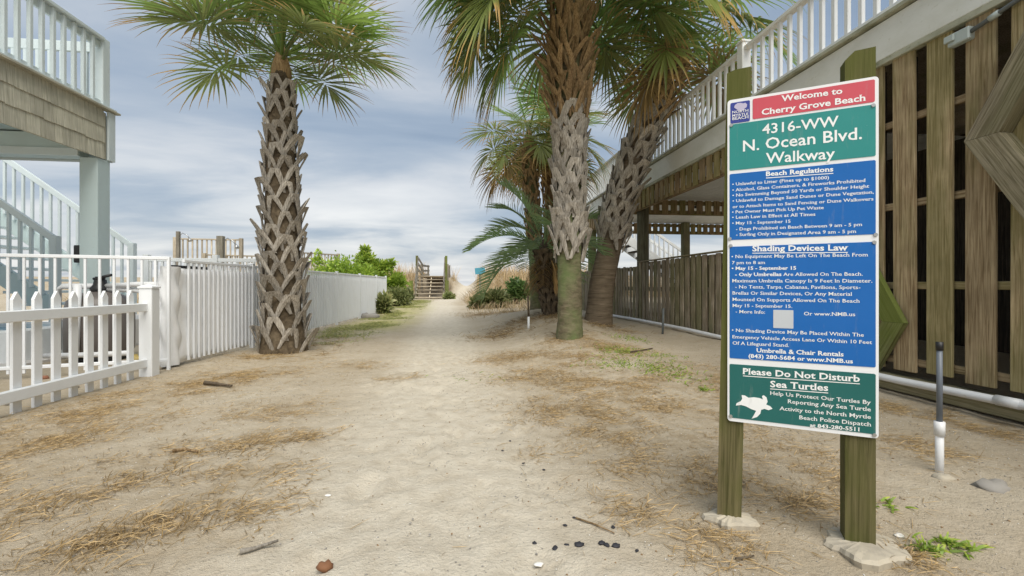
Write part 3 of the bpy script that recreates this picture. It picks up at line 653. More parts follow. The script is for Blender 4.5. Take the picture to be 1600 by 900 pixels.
# hexagon frames on the wall
def hexframe(cy, cz, rad, wd, x0, depth, mat, rot=0):
    for k in range(6):
        a0, a1 = R(60 * k + rot), R(60 * k + 60 + rot); ri = rad - wd / math.cos(R(30))
        P_ = [(cy + r_ * math.cos(a), cz + r_ * math.sin(a)) for r_, a in ((rad, a0), (rad, a1), (ri, a1), (ri, a0))]
        am = (a0 + a1) / 2; rm = (rad + ri) / 2 * math.cos(R(30)); c_ = Vector((x0, cy + rm * math.cos(am), cz + rm * math.sin(am)))
        lz = Vector((0, -math.sin(am), math.cos(am))); ly = Vector((-1, 0, 0)); lx = ly.cross(lz)
        mw = Matrix(((lx.x, ly.x, lz.x, c_.x), (lx.y, ly.y, lz.y, c_.y), (lx.z, ly.z, lz.z, c_.z), (0, 0, 0, 1))); iv = mw.inverted()
        e = .004; v = []
        for xx in (x0 - depth, x0):
            for q in P_:
                p = iv @ Vector((xx, *q)); p.z *= 1 - e; v.append(p)
        m_ = MB(); m_.add(v, [(0, 1, 2, 3), (7, 6, 5, 4), (0, 4, 5, 1), (1, 5, 6, 2), (2, 6, 7, 3), (3, 7, 4, 0)])
        link('frame_plank', m_.mesh('frame_plank'), house, mat, mw)
hexframe(2.12, 1.97, .80, .19, XW - .016, .11, 'wood_brace')
hexframe(3.98, .60, .55, .17, XW - .016, .05, 'wood_green')
# fascia, trim, deck slab, soffit
plank('trim', 'grimy_trim', house, (XW - .01, -1, 2.915), (XW - .01, 13.6, 2.915), .05, .07, (1, 0, 0))
plank('fascia', 'white_fascia', house, (XW - .03, -1, 3.105), (XW - .03, 13.6, 3.105), .33, .03, (1, 0, 0))
plank('fascia', 'white_fascia', house, (XW - .03, 13.62, 3.105), (9.0, 13.62, 3.105), .33, .03, (0, 1, 0))
plank('deck_edge', 'grimy_trim', house, (XW - .045, -1, 3.30), (XW - .045, 13.65, 3.30), .035, .09, (1, 0, 0))
m_ = MB(); m_.box((6.42, 6.3, 3.19), (5.2, 14.6, .16)); m_.build('deck_floor', 'wood_fence', house)
for k in range(38):
    x = XW + .12 + k * .135
    if x < 8.8: plank('soffit_board', 'white_paint', house, (x, 5.2, 2.86), (x, 13.5, 2.86), .13, .02, (0, 0, 1))
# railing
XR = XW + .02
plank('top_rail', 'white_paint', house, (XR, -1, 4.085), (XR, 13.55, 4.085), .09, .045, (0, 0, 1)); plank('bottom_rail', 'white_paint', house, (XR, -1, 3.37), (XR, 13.55, 3.37), .05, .06, (0, 0, 1))
plank('top_rail', 'white_paint', house, (XR + .05, 13.5, 4.085), (9, 13.5, 4.085), .09, .045, (0, 0, 1)); plank('bottom_rail', 'white_paint', house, (XR + .05, 13.5, 3.37), (9, 13.5, 3.37), .05, .06, (0, 0, 1))
posts_y = [1.9, 5.72, 9.6, 13.5]
for py_ in posts_y:
    plank('rail_post', 'white_paint', house, (XR, py_, 3.31), (XR, py_, 4.17), .125, .125, (1, 0, 0), .008)
    plank('post_cap', 'white_paint', house, (XR, py_, 4.172), (XR, py_, 4.20), .15, .15, (1, 0, 0), .012)
y = 0.6
while y < 13.4:
    if min(abs(y - q) for q in posts_y) > .1: plank('baluster', 'white_paint', house, (XR, y, 3.39), (XR, y, 4.065), .045, .04, (1, 0, 0))
    y += .158
x = XR + .2
while x < 9: plank('baluster', 'white_paint', house, (x, 13.5, 3.39), (x, 13.5, 4.065), .045, .04, (0, 1, 0)); x += .158
# skirt boards below the fascia and their ledgers
def skirt(p0, p1, face, z0=2.53, z1=2.90, step=.215, wd=.145, ledger=True):
    step = .205
    p0, p1 = Vector(p0), Vector(p1); L = (p1 - p0).length; d = (p1 - p0) / L; s = .1
    while s < L - .05:
        q = p0 + d * s; off = rnd.uniform(-.02, .02)
        plank('skirt_board', 'wood_skirt', house, (q.x, q.y, z0 + off * .4), (q.x, q.y, z1), wd, .025, face); s += step
    fv = Vector(face) * .035
    if ledger: plank('ledger', 'wood_skirt', house, (p0.x + fv.x, p0.y + fv.y, z0 + .03), (p1.x + fv.x, p1.y + fv.y, z0 + .03), .10, .04, face)
    plank('ledger', 'wood_skirt', house, (p0.x + fv.x, p0.y + fv.y, z1 - .06), (p1.x + fv.x, p1.y + fv.y, z1 - .06), .09, .04, face)
skirt((XW, 5.2, 0), (XW, 13.5, 0), (1, 0, 0)); skirt((XW + .1, 9.75, 0), (8.6, 9.75, 0), (0, 1, 0), 2.53, 2.84); skirt((XW + .1, 13.45, 0), (8.6, 13.45, 0), (0, 1, 0), 2.53, 2.84); skirt((8.7, 5.2, 0), (8.7, 13.4, 0), (1, 0, 0), 2.53, 2.84)
for px_, py_, r_ in ((XW + .17, 9.45, .13), (XW + .17, 13.2, .13), (8.5, 9.6, .12), (8.5, 13.2, .12)):
    m_ = MB(); m_.tube([(0, 0, gz(px_, py_) - .2), (0, 0, 1.2), (0, 0, 2.84)], [r_, r_ * .97, r_ * .95], 20); m_.build('pile', 'wood_pile', house, True, Matrix.Translation((px_, py_, 0)))
plank('square_post', 'wood_pile', house, (6.9, 13.2, 0), (6.9, 13.2, 2.84), .2, .2, (1, 0, 0), .008)
# junction box and conduit
jb = W(1497, 58, 3.42); m_ = MB(); m_.box((XW - .045, jb.y, jb.z), (.06, .15, .095), .008); m_.box((XW - .085, jb.y + .05, jb.z + .01), (.02, .07, .05), .006); m_.build('junction_box', 'box_grey', house)
m_ = MB(); m_.tube([(XW - .05, jb.y - .07, jb.z + .005), (XW - .05, jb.y - .2, jb.z + .03), (XW - .05, jb.y - 1.6, jb.z + .32)], .016, 10); cd = m_.build('conduit', 'conduit_grey', house, True)
m_ = MB(); m_.tube([(XW - .05, jb.y - .19, jb.z + .028), (XW - .05, jb.y - .25, jb.z + .04)], .022, 10); m_.build('coupling', 'box_grey', cd, True)
m_ = MB(); m_.tube([(5.8, 10.5, 2.85), (5.8, 10.5, 2.81)], [.10, .07], 14); m_.build('ceiling_light', 'black_plastic', house, True)
# stair under the deck, far side
stw = empty('garden_stair', (6.2, 14.5, 0), 'white stair with balusters seen beyond the piles under the deck', 'stair')
for s_ in (0, 1.0):
    plank('stringer', 'white_paint', stw, (5.6, 15 + s_, 2.6), (9.4, 15 + s_, .1), .28, .05, (0, 1, 0)); plank('handrail', 'white_paint', stw, (5.6, 15 + s_, 3.5), (9.4, 15 + s_, 1.0), .09, .05, (0, 1, 0))
    for k in range(22):
        x = 5.7 + k * .17; zb = 2.6 - (x - 5.6) * .658; plank('baluster', 'white_paint', stw, (x, 15 + s_, zb + .1), (x, 15 + s_, zb + .88), .045, .04, (0, 1, 0))
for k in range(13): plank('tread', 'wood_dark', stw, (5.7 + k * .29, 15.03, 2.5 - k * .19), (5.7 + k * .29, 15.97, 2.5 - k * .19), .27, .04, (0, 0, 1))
# board fence under the deck
fence = empty('board_fence', (XW, 9, .15), 'weathered mossy board fence running below the raised deck', 'fence')
y = 5.25; k = 0
while y < 14.0:
    gzv = gz(XW - .1, y); top = 1.40 if y < 9.3 else 1.34
    plank('board', 'wood_fence' if y > 5.45 else 'wood_slat', fence, (XW + .03, y, gzv - .02 + rnd.uniform(-.02, .02)), (XW + .03 + rnd.uniform(-.008, .008), y, top + rnd.uniform(-.012, .012)), .128, .02, (1, 0, 0))
    plank('board', 'wood_fence', fence, (XW + .14, y + .09, gzv), (XW + .14, y + .09, top), .07, .02, (1, 0, 0)); y += .182
for zr in (.35, .85, 1.28): plank('rail', 'wood_fence', fence, (XW + .065, 5.2, zr), (XW + .065, 14.0, zr), .08, .035, (1, 0, 0))
plank('cap_rail', 'wood_fence', fence, (XW + .05, 5.2, 1.425), (XW + .05, 9.35, 1.425), .10, .02, (0, 0, 1))
# pipes
m_ = MB(); m_.tube([(XW - .12, y, max(gz(XW - .12, y), 0) + z_) for y, z_ in ((1.2, .14), (2.4, .135), (3.4, .12), (4.5, .08), (5.6, .05), (7, .05), (9, .05), (10.8, .05))], .03, 12)
pp = m_.build('pvc_pipe', 'pvc', None, True); tag(pp, 'long white plastic drain pipe along the foot of the wooden wall', 'pipe')
m_ = MB(); m_.tube([(XW - .12, 2.72, .133), (XW - .12, 2.58, .134)], .036, 12); link('coupling', m_.mesh('coupling', True), pp, 'pvc')
rb = Gp(1468, 738)
rs = empty('riser_pipe', rb, 'upright white and grey riser pipe with black cap standing in the sand', 'pipe')
m_ = MB(); m_.tube([rb + Vector((0, 0, -.05)), rb + Vector((0, 0, .22))], .017, 12); m_.build('lower_pipe', 'pvc', rs, True)
m_ = MB(); m_.tube([rb + Vector((0, 0, .18)), rb + Vector((0, 0, .25))], .022, 12); m_.build('sleeve', 'pvc', rs, True)
m_ = MB(); m_.tube([rb + Vector((0, 0, .25)), rb + Vector((.0, 0, .60))], .012, 12); m_.build('upper_pipe', 'grey_pvc', rs, True)
m_ = MB(); m_.tube([rb + Vector((0, 0, .60)), rb + Vector((0, 0, .64))], .015, 12); m_.build('cap', 'black_plastic', rs, True)
st_ = Gp(1035, 522); m_ = MB(); m_.tube([st_ + Vector((0, 0, -.1)), st_ + Vector((.02, 0, .42))], .018, 8); tag(m_.build('stake', 'conduit_grey', None, True), 'thin dark stake standing before the board fence', 'stake')

# ================================================================== PALMS
def blade_fan(origin, fwd, up, petL, bl_len, droop, rs_, nseg=44, wmax=.042, spread=150):
    """one costapalmate frond: petiole then folded segments; returns verts, quads, along, shade"""
    V_, Q_, al_, sh_ = [], [], [], []
    def put(p, a, s): V_.append(p); al_.append(a); sh_.append(s); return len(V_) - 1
    # petiole, bending down with gravity
    p = np.array(origin, float); d = np.array(fwd, float); u = np.array(up, float); G = np.array([0, 0, -1.0])
    K = 7; prev = None; shp = rs_.random()
    for k in range(K + 1):
        side = np.cross(d, u); side /= np.linalg.norm(side) + 1e-9; wd_ = .028 * (1 - .55 * k / K)
        ring = [put(p + side * wd_, .05, shp), put(p + np.cross(side, d) * wd_ * .5, .05, shp), put(p - side * wd_, .05, shp), put(p - np.cross(side, d) * wd_ * .5, .05, shp)]
        if prev: Q_.extend([(prev[j], prev[(j + 1) % 4], ring[(j + 1) % 4], ring[j]) for j in range(4)])
        prev = ring
        if k < K:
            p = p + d * petL / K; d = d + G * (droop * .10); d /= np.linalg.norm(d); u = u - d * u.dot(d); u /= np.linalg.norm(u)
    side = np.cross(d, u); side /= np.linalg.norm(side)
    costa = []; cp, cd, cu_ = p.copy(), d.copy(), u.copy()
    for k in range(8):
        costa.append((cp.copy(), cd.copy(), cu_.copy())); cp = cp + cd * bl_len * .055; cd = cd + G * droop * .09; cd /= np.linalg.norm(cd); cu_ = cu_ - cd * cu_.dot(cd); cu_ /= np.linalg.norm(cu_)
    S_ = np.array([0, .2, .42, .64, .84, 1.0]); Wd = np.array([.15, .75, 1.0, .62, .3, .04])
    for i in range(nseg):
        fr = (i + .5) / nseg * 2 - 1; th = R(spread) * fr + rs_.normal(0, .02)
        ci = int(round((1 - abs(fr)) * 7)); bp, fd, fu = costa[ci]
        L = bl_len * (.62 + .38 * math.cos(fr * 1.25)) * rs_.uniform(.9, 1.06)
        dr = fd * math.cos(th) + side * math.sin(th) + fu * (.22 * abs(math.sin(th)) - .03); dr /= np.linalg.norm(dr)
        sd_ = np.cross(dr, fu); sd_ /= np.linalg.norm(sd_) + 1e-9; nn = np.cross(sd_, dr)
        shd = rs_.random(); dp = droop * rs_.uniform(.45, 1.15) * (2.6 if rs_.random() < .09 else 1); pr = None
        q = bp.copy(); dd = dr.copy(); ws = wmax * L / bl_len * (bl_len / .9)
        for k, s_ in enumerate(S_):
            if k: q = q + dd * L * (S_[k] - S_[k - 1]); dd = dd + G * dp * (.10 + .55 * S_[k] ** 2); dd /= np.linalg.norm(dd)
            wk = ws * Wd[k] * .5; fold = nn * wk * .55
            r3 = [put(q - sd_ * wk + fold, s_, shd), put(q, s_, shd), put(q + sd_ * wk + fold, s_, shd)]
            if pr: Q_.extend([(pr[0], pr[1], r3[1], r3[0]), (pr[1], pr[2], r3[2], r3[1])])
            pr = r3
    return np.array(V_), np.array(Q_), al_, sh_
def trunk_curve(pts, n):
    P_ = np.array([tuple(p) for p in pts], float); t_ = np.linspace(0, 1, len(P_)); tt = np.linspace(0, 1, n)
    c_ = np.stack([np.interp(tt, t_, P_[:, k]) for k in range(3)], 1)
    for _ in range(6): c_[1:-1] = (c_[:-2] + 2 * c_[1:-1] + c_[2:]) / 4
    return c_
def trunk_mesh(cv, rad, seed, rough=.02, n=22):
    q = np.random.default_rng(seed); m_ = MB(); vs_ = []
    for i, c_ in enumerate(cv):
        for j in range(n):
            a = 2 * math.pi * j / n; rr = rad[i] * (1 + rough * 2 * (q.random() - .5) + .03 * math.sin(3 * a + i * .2)); vs_.append((c_[0] + rr * math.cos(a), c_[1] + rr * math.sin(a), c_[2]))
    k = len(cv); m_.add(vs_, [(i * n + j, i * n + (j + 1) % n, (i + 1) * n + (j + 1) % n, (i + 1) * n + j) for i in range(k - 1) for j in range(n)] + [tuple((k - 1) * n + j for j in range(n))])
    return m_
def boot_mesh(r, H, spread, wd, out, th=.016, seed=0, stub=False):
    """cut leaf base: stub pointing up and out that splits into two arms hugging the trunk"""
    q = np.random.default_rng(seed); m_ = MB(); wd *= q.uniform(.9, 1.1)
    for sg in (-1, 1):
        vs_ = []; st = [(0, .45), (.25, .7), (.5, .95), (.75, .85), (1, .5)] if stub else [(0, 1.0), (.25, .95), (.5, .85), (.75, .7), (1, .5)]
        for s_, ww in st:
            zc = H * .5 - H * s_; ang = sg * (spread * s_ ** .9 + .015) / r; rr = r + out * (1 - s_) ** 1.5 + .012 + (.006 if sg > 0 else 0) * (1 - s_)
            hw = wd * ww / 2 / r
            for da, dr_ in ((-hw, 0), (hw, 0), (hw, th), (0, th * 1.5), (-hw, th)):
                a = ang + da; vs_.append(((rr + dr_) * math.cos(a) - r, (rr + dr_) * math.sin(a), zc + (.02 * H if dr_ else 0)))
        n = 5; f = [(i * n + j, i * n + (j + 1) % n, (i + 1) * n + (j + 1) % n, (i + 1) * n + j) for i in range(len(st) - 1) for j in range(n)] + [tuple(range(n))[::-1], tuple((len(st) - 1) * n + j for j in range(n))]
        m_.add(vs_, f)
    return m_.mesh('boot')
def add_boots(trunk, cv, rad, z0, z1, row, per, H, spread, wd, out, mat, seed, scale_top=1.0, jit=.15):
    q = random.Random(seed); rb_ = float(np.mean(rad)); var = [boot_mesh(rb_, H, spread, wd, out * (.6 + .35 * k), seed=seed + k, stub=jit > .2) for k in range(4)]
    z = z0; k = 0
    while z < z1:
        for j in range(per):
            a = 2 * math.pi * (j + .5 * (k % 2)) / per + q.uniform(-.10, .10) + k * .05; zz_ = z + q.uniform(-.03, .03) + row * (j % 2) * .35
            i = min(len(cv) - 1, max(0, int(np.searchsorted(cv[:, 2], zz_)))); c_ = cv[i]; r_ = rad[i]; s_ = (1 + (scale_top - 1) * (zz_ - z0) / (z1 - z0)) * q.uniform(.82, 1.2)
            i2 = min(len(cv) - 1, i + 3); tl = Vector(cv[i2] - cv[max(0, i - 3)]).normalized(); rot = Vector((0, 0, 1)).rotation_difference(tl).to_matrix().to_4x4()
            mw = Matrix.Translation(Vector(c_)) @ rot @ Matrix.Rotation(a, 4, 'Z') @ Matrix.Translation((r_, 0, 0)) @ Matrix.Rotation(q.uniform(-jit, jit), 4, 'X') @ Matrix.Scale(s_, 4)
            link('boot', var[q.randrange(4)], trunk, mat, mw)
        z += row; k += 1
def crown(palm, top, rad, spec, seed, petL, blen, wmax=.042, fib='palm_fibre', hgt=.5, extra=()):
    """spec: list of (count, elev_min, elev_max, droop, material)"""
    m_ = MB(); top = Vector(top); rs_ = np.random.default_rng(seed)
    m_.tube([top + Vector((0, 0, z_)) for z_ in (-.12, 0, .2 * hgt, .55 * hgt, .85 * hgt, hgt)], [rad * .9, rad * 1.05, rad * .95, rad * .6, rad * .35, rad * .12], 14)
    cr = m_.build('crown', fib, palm, True); i = 0
    jobs = []
    for cnt, e0, e1, dp, mat in spec:
        for k in range(cnt): jobs.append((i * 2.39996 + rs_.uniform(-.25, .25), R(e0 + (e1 - e0) * (k + rs_.random()) / cnt), dp, mat)); i += 1
    jobs += [(R(a_), R(e_), d_, m2) for a_, e_, d_, m2 in extra]
    if True:
        for az, el, dp, mat in jobs:
            f = np.array([math.cos(az) * math.cos(el), math.sin(az) * math.cos(el), math.sin(el)]); u = np.array([-math.cos(az) * math.sin(el), -math.sin(az) * math.sin(el), math.cos(el)])
            zo = hgt * np.clip((el / R(90)) * .6 + .2, .0, .7); og = np.array(top) + np.array([0, 0, zo]) + f * rad * .5
            V_, Q_, al_, sh_ = blade_fan(og, f, u, petL * rs_.uniform(.75, 1.15), blen * rs_.uniform(.85, 1.1), dp * rs_.uniform(.8, 1.2), rs_, 40, wmax)
            link('frond', npmesh('frond', V_, Q_, {'along': al_, 'shade': sh_}, False), cr, mat)
    return cr
# --- left palm
LP = Gp(443, 549); cv = trunk_curve([(LP.x, LP.y, LP.z - .15), (LP.x - .01, LP.y, 1.2), (LP.x - .04, LP.y, 2.6), (LP.x - .03, LP.y, 3.92)], 60)
rad = np.interp(cv[:, 2], [-.2, .1, .5, 2, 3.3, 3.8], [.34, .30, .235, .215, .17, .13])
palm = empty('palm_tree', LP, 'straight cabbage palm with bold criss-cross leaf bases beside the white fence', 'palm', 'cabbage palms')
tr = trunk_mesh(cv, rad, 1, .03).build('trunk', 'palm_core', palm, True)
add_boots(tr, cv, rad, .10, 3.80, .185, 6, .36, .125, .072, .085, 'boot', 10, .72)
crown(palm, cv[-1], .13, [(8, 58, 82, .2, 'frond_green'), (11, 36, 62, .34, 'frond_bright'), (11, 20, 42, .42, 'frond_bright'), (5, 10, 26, .5, 'frond_yellow')], 21, .76, .9, .044, 'boot_brown', .5)
# --- main right palm
PA = W(890, 521, 6.4); PA.z = gz(PA.x, PA.y); cv = trunk_curve([(PA.x, PA.y, PA.z - .15), (PA.x + .0, PA.y, 1.4), (PA.x + .0, PA.y, 3.2), (PA.x + .0, PA.y + .05, 5.0)], 76)
rad = np.interp(cv[:, 2], [0, .4, 1.3, 1.5, 2.6, 3.2, 3.6, 4.4, 5.0], [.205, .172, .162, .172, .175, .175, .20, .205, .18])
palm = empty('palm_tree', PA, 'stout cabbage palm with mossy lower trunk and woven grey leaf bases', 'palm', 'cabbage palms')
tr = trunk_mesh(cv, rad, 2, .035, 26).build('trunk', 'palm_smooth', palm, True)
add_boots(tr, cv, rad, 1.42, 3.2, .16, 7, .38, .115, .072, .055, 'boot', 30)
add_boots(tr, cv, rad, 3.3, 4.9, .125, 6, .48, .08, .046, .15, 'boot_brown', 40, 1.0, .34)
crown(palm, cv[-1], .2, [(8, 55, 82, .3, 'frond_green'), (13, 28, 56, .5, 'frond_green'), (15, 8, 32, .75, 'frond_green'), (8, -4, 16, .9, 'frond_yellow')], 31, 1.15, 1.0, .046, 'boot_brown', .6, [(170, 10, .85, 'frond_green'), (192, -4, .9, 'frond_green'), (206, 14, .8, 'frond_green'), (160, -8, .9, 'frond_yellow'), (181, 20, .7, 'frond_green'), (216, -6, .95, 'frond_yellow'), (197, -18, 1.0, 'frond_yellow'), (148, 6, .9, 'frond_green'), (228, 8, .85, 'frond_green'), (175, -24, 1.0, 'frond_yellow'), (205, -30, 1.0, 'frond_green'), (186, -34, 1.0, 'frond_yellow')])
# --- leaning palm
PB = W(936, 503, 8.3); PB.z = gz(PB.x, PB.y)
q1, q2, q3, q4 = W(962, 330, 8.2), W(990, 250, 8.0), W(1022, 170, 7.9), W(1050, 85, 7.8)
cv = trunk_curve([(PB.x - .03, PB.y, PB.z - .15), W(940, 440, 8.3), W(953, 385, 8.3), q1, q2, q3, q4], 64)
rad = np.interp(cv[:, 2], [0, .5, 1.6, 1.9, 3, 4.3], [.29, .235, .215, .215, .205, .19])
palm = empty('palm_tree', PB, 'leaning cabbage palm with ringed lower trunk, reaching over the deck railing', 'palm', 'cabbage palms')
tr = trunk_mesh(cv, rad, 3, .015, 26).build('trunk', 'palm_ringed', palm, True)
add_boots(tr, cv, rad, 1.75, 3.9, .17, 6, .40, .11, .07, .08, 'boot', 50)
add_boots(tr, cv, rad, 3.9, 4.8, .125, 6, .46, .08, .046, .15, 'boot_brown', 60, 1.0, .34)
crown(palm, cv[-1], .19, [(7, 50, 82, .3, 'frond_green'), (10, 22, 52, .5, 'frond_bright'), (9, 2, 28, .75, 'frond_green'), (7, -15, 12, .9, 'frond_yellow'), (2, -25, -5, 1.0, 'frond_dead')], 41, .95, 1.0, .046, 'boot_brown', .6)
# --- two thin palms behind
for px, py, d, tx_, ty_, seed, lb, gcol in ((840, 477, 10.4, 826, 225, 5, 'slender palm with mossy foot rising from the mound behind the stout palm', 'palm_fibre'), (866, 476, 11.2, 856, 235, 6, 'slender brown palm squeezed between the mossy slim palm and stout palm', 'palm_fibre')):
    PC = W(px, py, d); PC.z = gz(PC.x, PC.y); T = W(tx_, ty_, d)
    cv = trunk_curve([(PC.x, PC.y, PC.z - .2), PC.lerp(T, .4) + Vector((.02, 0, 0)), T], 50); rad = np.interp(cv[:, 2], [.3, .6, 1.5, 4], [.18, .155, .15, .13])
    palm = empty('palm_tree', PC, lb, 'palm', 'cabbage palms'); tr = trunk_mesh(cv, rad, seed, .05, 18).build('trunk', 'palm_smooth' if seed == 5 else gcol, palm, True)
    add_boots(tr, cv, rad, 1.9 if seed == 5 else 1.4, cv[-1][2] - .1, .17, 5, .26, .07, .05, .035, 'boot_brown', 70 + seed)
    crown(palm, cv[-1], .13, [(5, 35, 80, .35, 'frond_green'), (7, 10, 40, .6, 'frond_yellow'), (8, -12, 14, .85, 'frond_yellow'), (3, -35, -10, 1.0, 'frond_dead')], 80 + seed, .75, .85, .042, 'boot_brown', .4)
# --- pindo palm (feather leaves)
PD = W(861, 488, 8.5); PD.z = gz(PD.x, PD.y); T = W(850, 398, 8.4)
palm = empty('feather_palm', PD, 'low feather palm with arching grey green leaves and dark shaggy trunk', 'palm')
cv = trunk_curve([(PD.x, PD.y, PD.z - .15), PD.lerp(T, .5), T], 24); rad = np.interp(np.arange(24), [0, 8, 23], [.15, .115, .11])
tr = trunk_mesh(cv, rad, 9, .12, 18).build('trunk', 'palm_dark', palm, True); add_boots(tr, cv, rad, .5, 1.5, .12, 6, .2, .04, .05, .05, 'palm_dark', 95)
m_ = MB(); m_.tube([T, T + Vector((0, 0, .15)), T + Vector((0, 0, .28))], [.11, .09, .03], 12); cr = m_.build('crown', 'palm_dark', palm, True)
rs_ = np.random.default_rng(5)
for i in range(20):
    dead = i >= 17; az = i * 2.39996 + 2.8; el = R(75 - i * 4.6) if not dead else R(-50); p = np.array(T) + np.array([0, 0, .1]); d = np.array([math.cos(az) * math.cos(el), math.sin(az) * math.cos(el), math.sin(el)])
    V_, Q_, al_, sh_ = [], [], [], []; L = 1.45 * rs_.uniform(.85, 1.1) * (.55 if dead else 1); K = 34; G = np.array([0, 0, -1.]); prev = None
    for k in range(K + 1):
        s_ = k / K; u = np.array([0, 0, 1.]) - d * d[2]; u /= np.linalg.norm(u) + 1e-9; sd_ = np.cross(d, u); wd_ = .014 * (1 - .8 * s_)
        n0 = len(V_); V_ += [p + sd_ * wd_, p + u * wd_, p - sd_ * wd_]; al_ += [.1] * 3; sh_ += [.5] * 3
        if prev is not None: Q_ += [(prev, prev + 1, n0 + 1, n0), (prev + 1, prev + 2, n0 + 2, n0 + 1)]
        prev = n0
        if s_ > .22:
            ll = .42 * math.sin(math.pi * min(1, (s_ - .12) / .95)) ** .6 + .05
            for sg in (-1, 1):
                ld = d * .62 + sd_ * sg * .72 + u * .38 + rs_.normal(0, .05, 3); ld /= np.linalg.norm(ld); q = p.copy(); pr = None; sh = rs_.random()
                for s2, w2 in ((0, .6), (.4, 1), (.75, .7), (1, .06)):
                    if s2: q = q + ld * ll * .34; ld = ld + G * (.12 if not dead else .5); ld /= np.linalg.norm(ld)
                    cw = np.cross(ld, sd_ * sg); cw = cw / (np.linalg.norm(cw) + 1e-9) * .011 * w2; n1 = len(V_); V_ += [q - cw, q + cw]; al_ += [s2, s2]; sh_ += [sh, sh]
                    if pr is not None: Q_.append((pr, pr + 1, n1 + 1, n1))
                    pr = n1
        if k < K: p = p + d * L / K; d = d + G * (.045 if not dead else .09); d /= np.linalg.norm(d)
    link('frond', npmesh('frond', np.array(V_), np.array(Q_), {'along': al_, 'shade': sh_}, False), cr, 'frond_dead' if dead else 'frond_pindo')

# ================================================================== LEFT: FENCES
# picket fence
pf = empty('picket_fence', (-3.14, 4.3, 0), 'low white vinyl picket fence with pointed pickets and square end post', 'fence')
PX = -3.14; y = 1.9; pm = None
for zr, h_ in ((.70, .082), (.135, .085)): plank('rail', 'white_vinyl', pf, (PX, .8, zr), (PX, 5.0, zr), .045, h_, (0, 0, 1), .006)
m_ = MB(); a = .033; c_ = .011
prof = [(-a, 0), (a, 0), (a, .835), (a * .55, .862), (0, .892), (-a * .55, .862), (-a, .835)]
v = [(x, yy, z) for yy in (-c_, c_) for x, z in prof]; k = len(prof); m_.add(v, [tuple(range(k)), tuple(range(k, 2 * k))[::-1]] + [(i, i + k, (i + 1) % k + k, (i + 1) % k) for i in range(k)])
pm = m_.mesh('picket'); y = 4.84
while y > .95:
    link('picket', pm, pf, 'white_vinyl', Matrix.Translation((PX - .034, y, max(0, gz(PX, y)) - .02)) @ Matrix.Rotation(R(90), 4, 'Z')); y -= .165
plank('post', 'white_vinyl', pf, (PX, 5.06, -.1), (PX, 5.06, .89), .125, .125, (1, 0, 0), .006); 
m_ = MB(); m_.add([(-.07, -.07, 0), (.07, -.07, 0), (.07, .07, 0), (-.07, .07, 0), (-.07, -.07, .018), (.07, -.07, .018), (.07, .07, .018), (-.07, .07, .018), (0, 0, .045)], [(3, 2, 1, 0), (0, 1, 5, 4), (1, 2, 6, 5), (2, 3, 7, 6), (3, 0, 4, 7), (4, 5, 8), (5, 6, 8), (6, 7, 8), (7, 4, 8)])
m_.build('post_cap', 'white_vinyl', pf, False, Matrix.Translation((PX, 5.06, .891)))
# pool fence, open part (across) and cloth covered part (along the path)
def bars(thing, A_, B_, top, step, z0=.06, posts=(), wd=.022, rails2=True):
    A_, B_ = Vector(A_), Vector(B_); d = B_ - A_; L = d.length; d /= L; nv = Vector((-d.y, d.x, 0))
    for zr in (top, z0 + .06) if rails2 else (top,): plank('rail', 'fence_metal', thing, (A_.x, A_.y, zr), (B_.x, B_.y, zr - .0), .034, .034, (0, 0, 1))
    s = step
    while s < L - .03:
        q = A_ + d * s; gzv = max(gz(q.x, q.y), -.02); plank('bar', 'fence_metal', thing, (q.x, q.y, z0), (q.x, q.y, top - .018), wd, wd, nv, .003); s += step
    for s in posts:
        q = A_ + d * s; plank('post', 'fence_metal', thing, (q.x, q.y, -.1), (q.x, q.y, top + .03), .055, .055, nv, .004)
        m_ = MB(); m_.box((q.x, q.y, top + .04), (.068, .068, .018), .005); m_.build('post_cap', 'fence_metal', thing)
pfo = empty('pool_fence', (-3.9, 5.1, 0), 'open white metal bar fence in front of the pool filter', 'fence')
bars(pfo, (-3.12, 5.34, 0), (-6.2, 4.5, 0), 1.215, .118, .05, (2.3,))
plank('end_bar', 'fence_metal', pfo, (-3.12, 5.34, -.05), (-3.12, 5.34, 1.23), .03, .03, (1, 0, 0))
wf = empty('wrapped_fence', (-2.9, 10, 0), 'long white bar fence lined with white cloth running towards the dunes', 'fence')
FA, FB = Vector((-3.13, 5.62, 0)), Vector((-2.52, 16.4, 0)); bars(wf, FA, FB, 1.20, .098, .05, (1.55, 3.5, 5.45, 7.4, 9.35, 10.75), .024, False)
nX, nZ = 220, 14; v = []; dv = (FB - FA); LL = dv.length; dv.normalize(); nv = Vector((dv.y, -dv.x, 0))
for i in range(nX + 1):
    s = -.10 + (LL + .05) * i / nX; near_ = math.exp(-max(s, 0) / .35)
    for j in range(nZ + 1):
        z = .045 + 1.07 * j / nZ; q = FA + dv * s
        off = -.0135 + .003 * math.sin(s * 9 + z * 3) + .006 * (float(vnoise(s * 3.1, z * 4)) - .5) - near_ * .008 + near_ * .03 * (float(vnoise(s * 11, z * 7)) - .5)
        if s < 0: off -= .3 * s * s * 10
        q = q + nv * off; v.append((q.x, q.y, z + (.0 if j else .02 * math.sin(s * 13))))
f = [(i * (nZ + 1) + j, (i + 1) * (nZ + 1) + j, (i + 1) * (nZ + 1) + j + 1, i * (nZ + 1) + j + 1) for i in range(nX) for j in range(nZ)]
m_ = MB(); m_.add(v, f); ob = m_.build('cloth_liner', 'fabric', wf, True); md = ob.modifiers.new('thick', 'SOLIDIFY'); md.thickness = .004
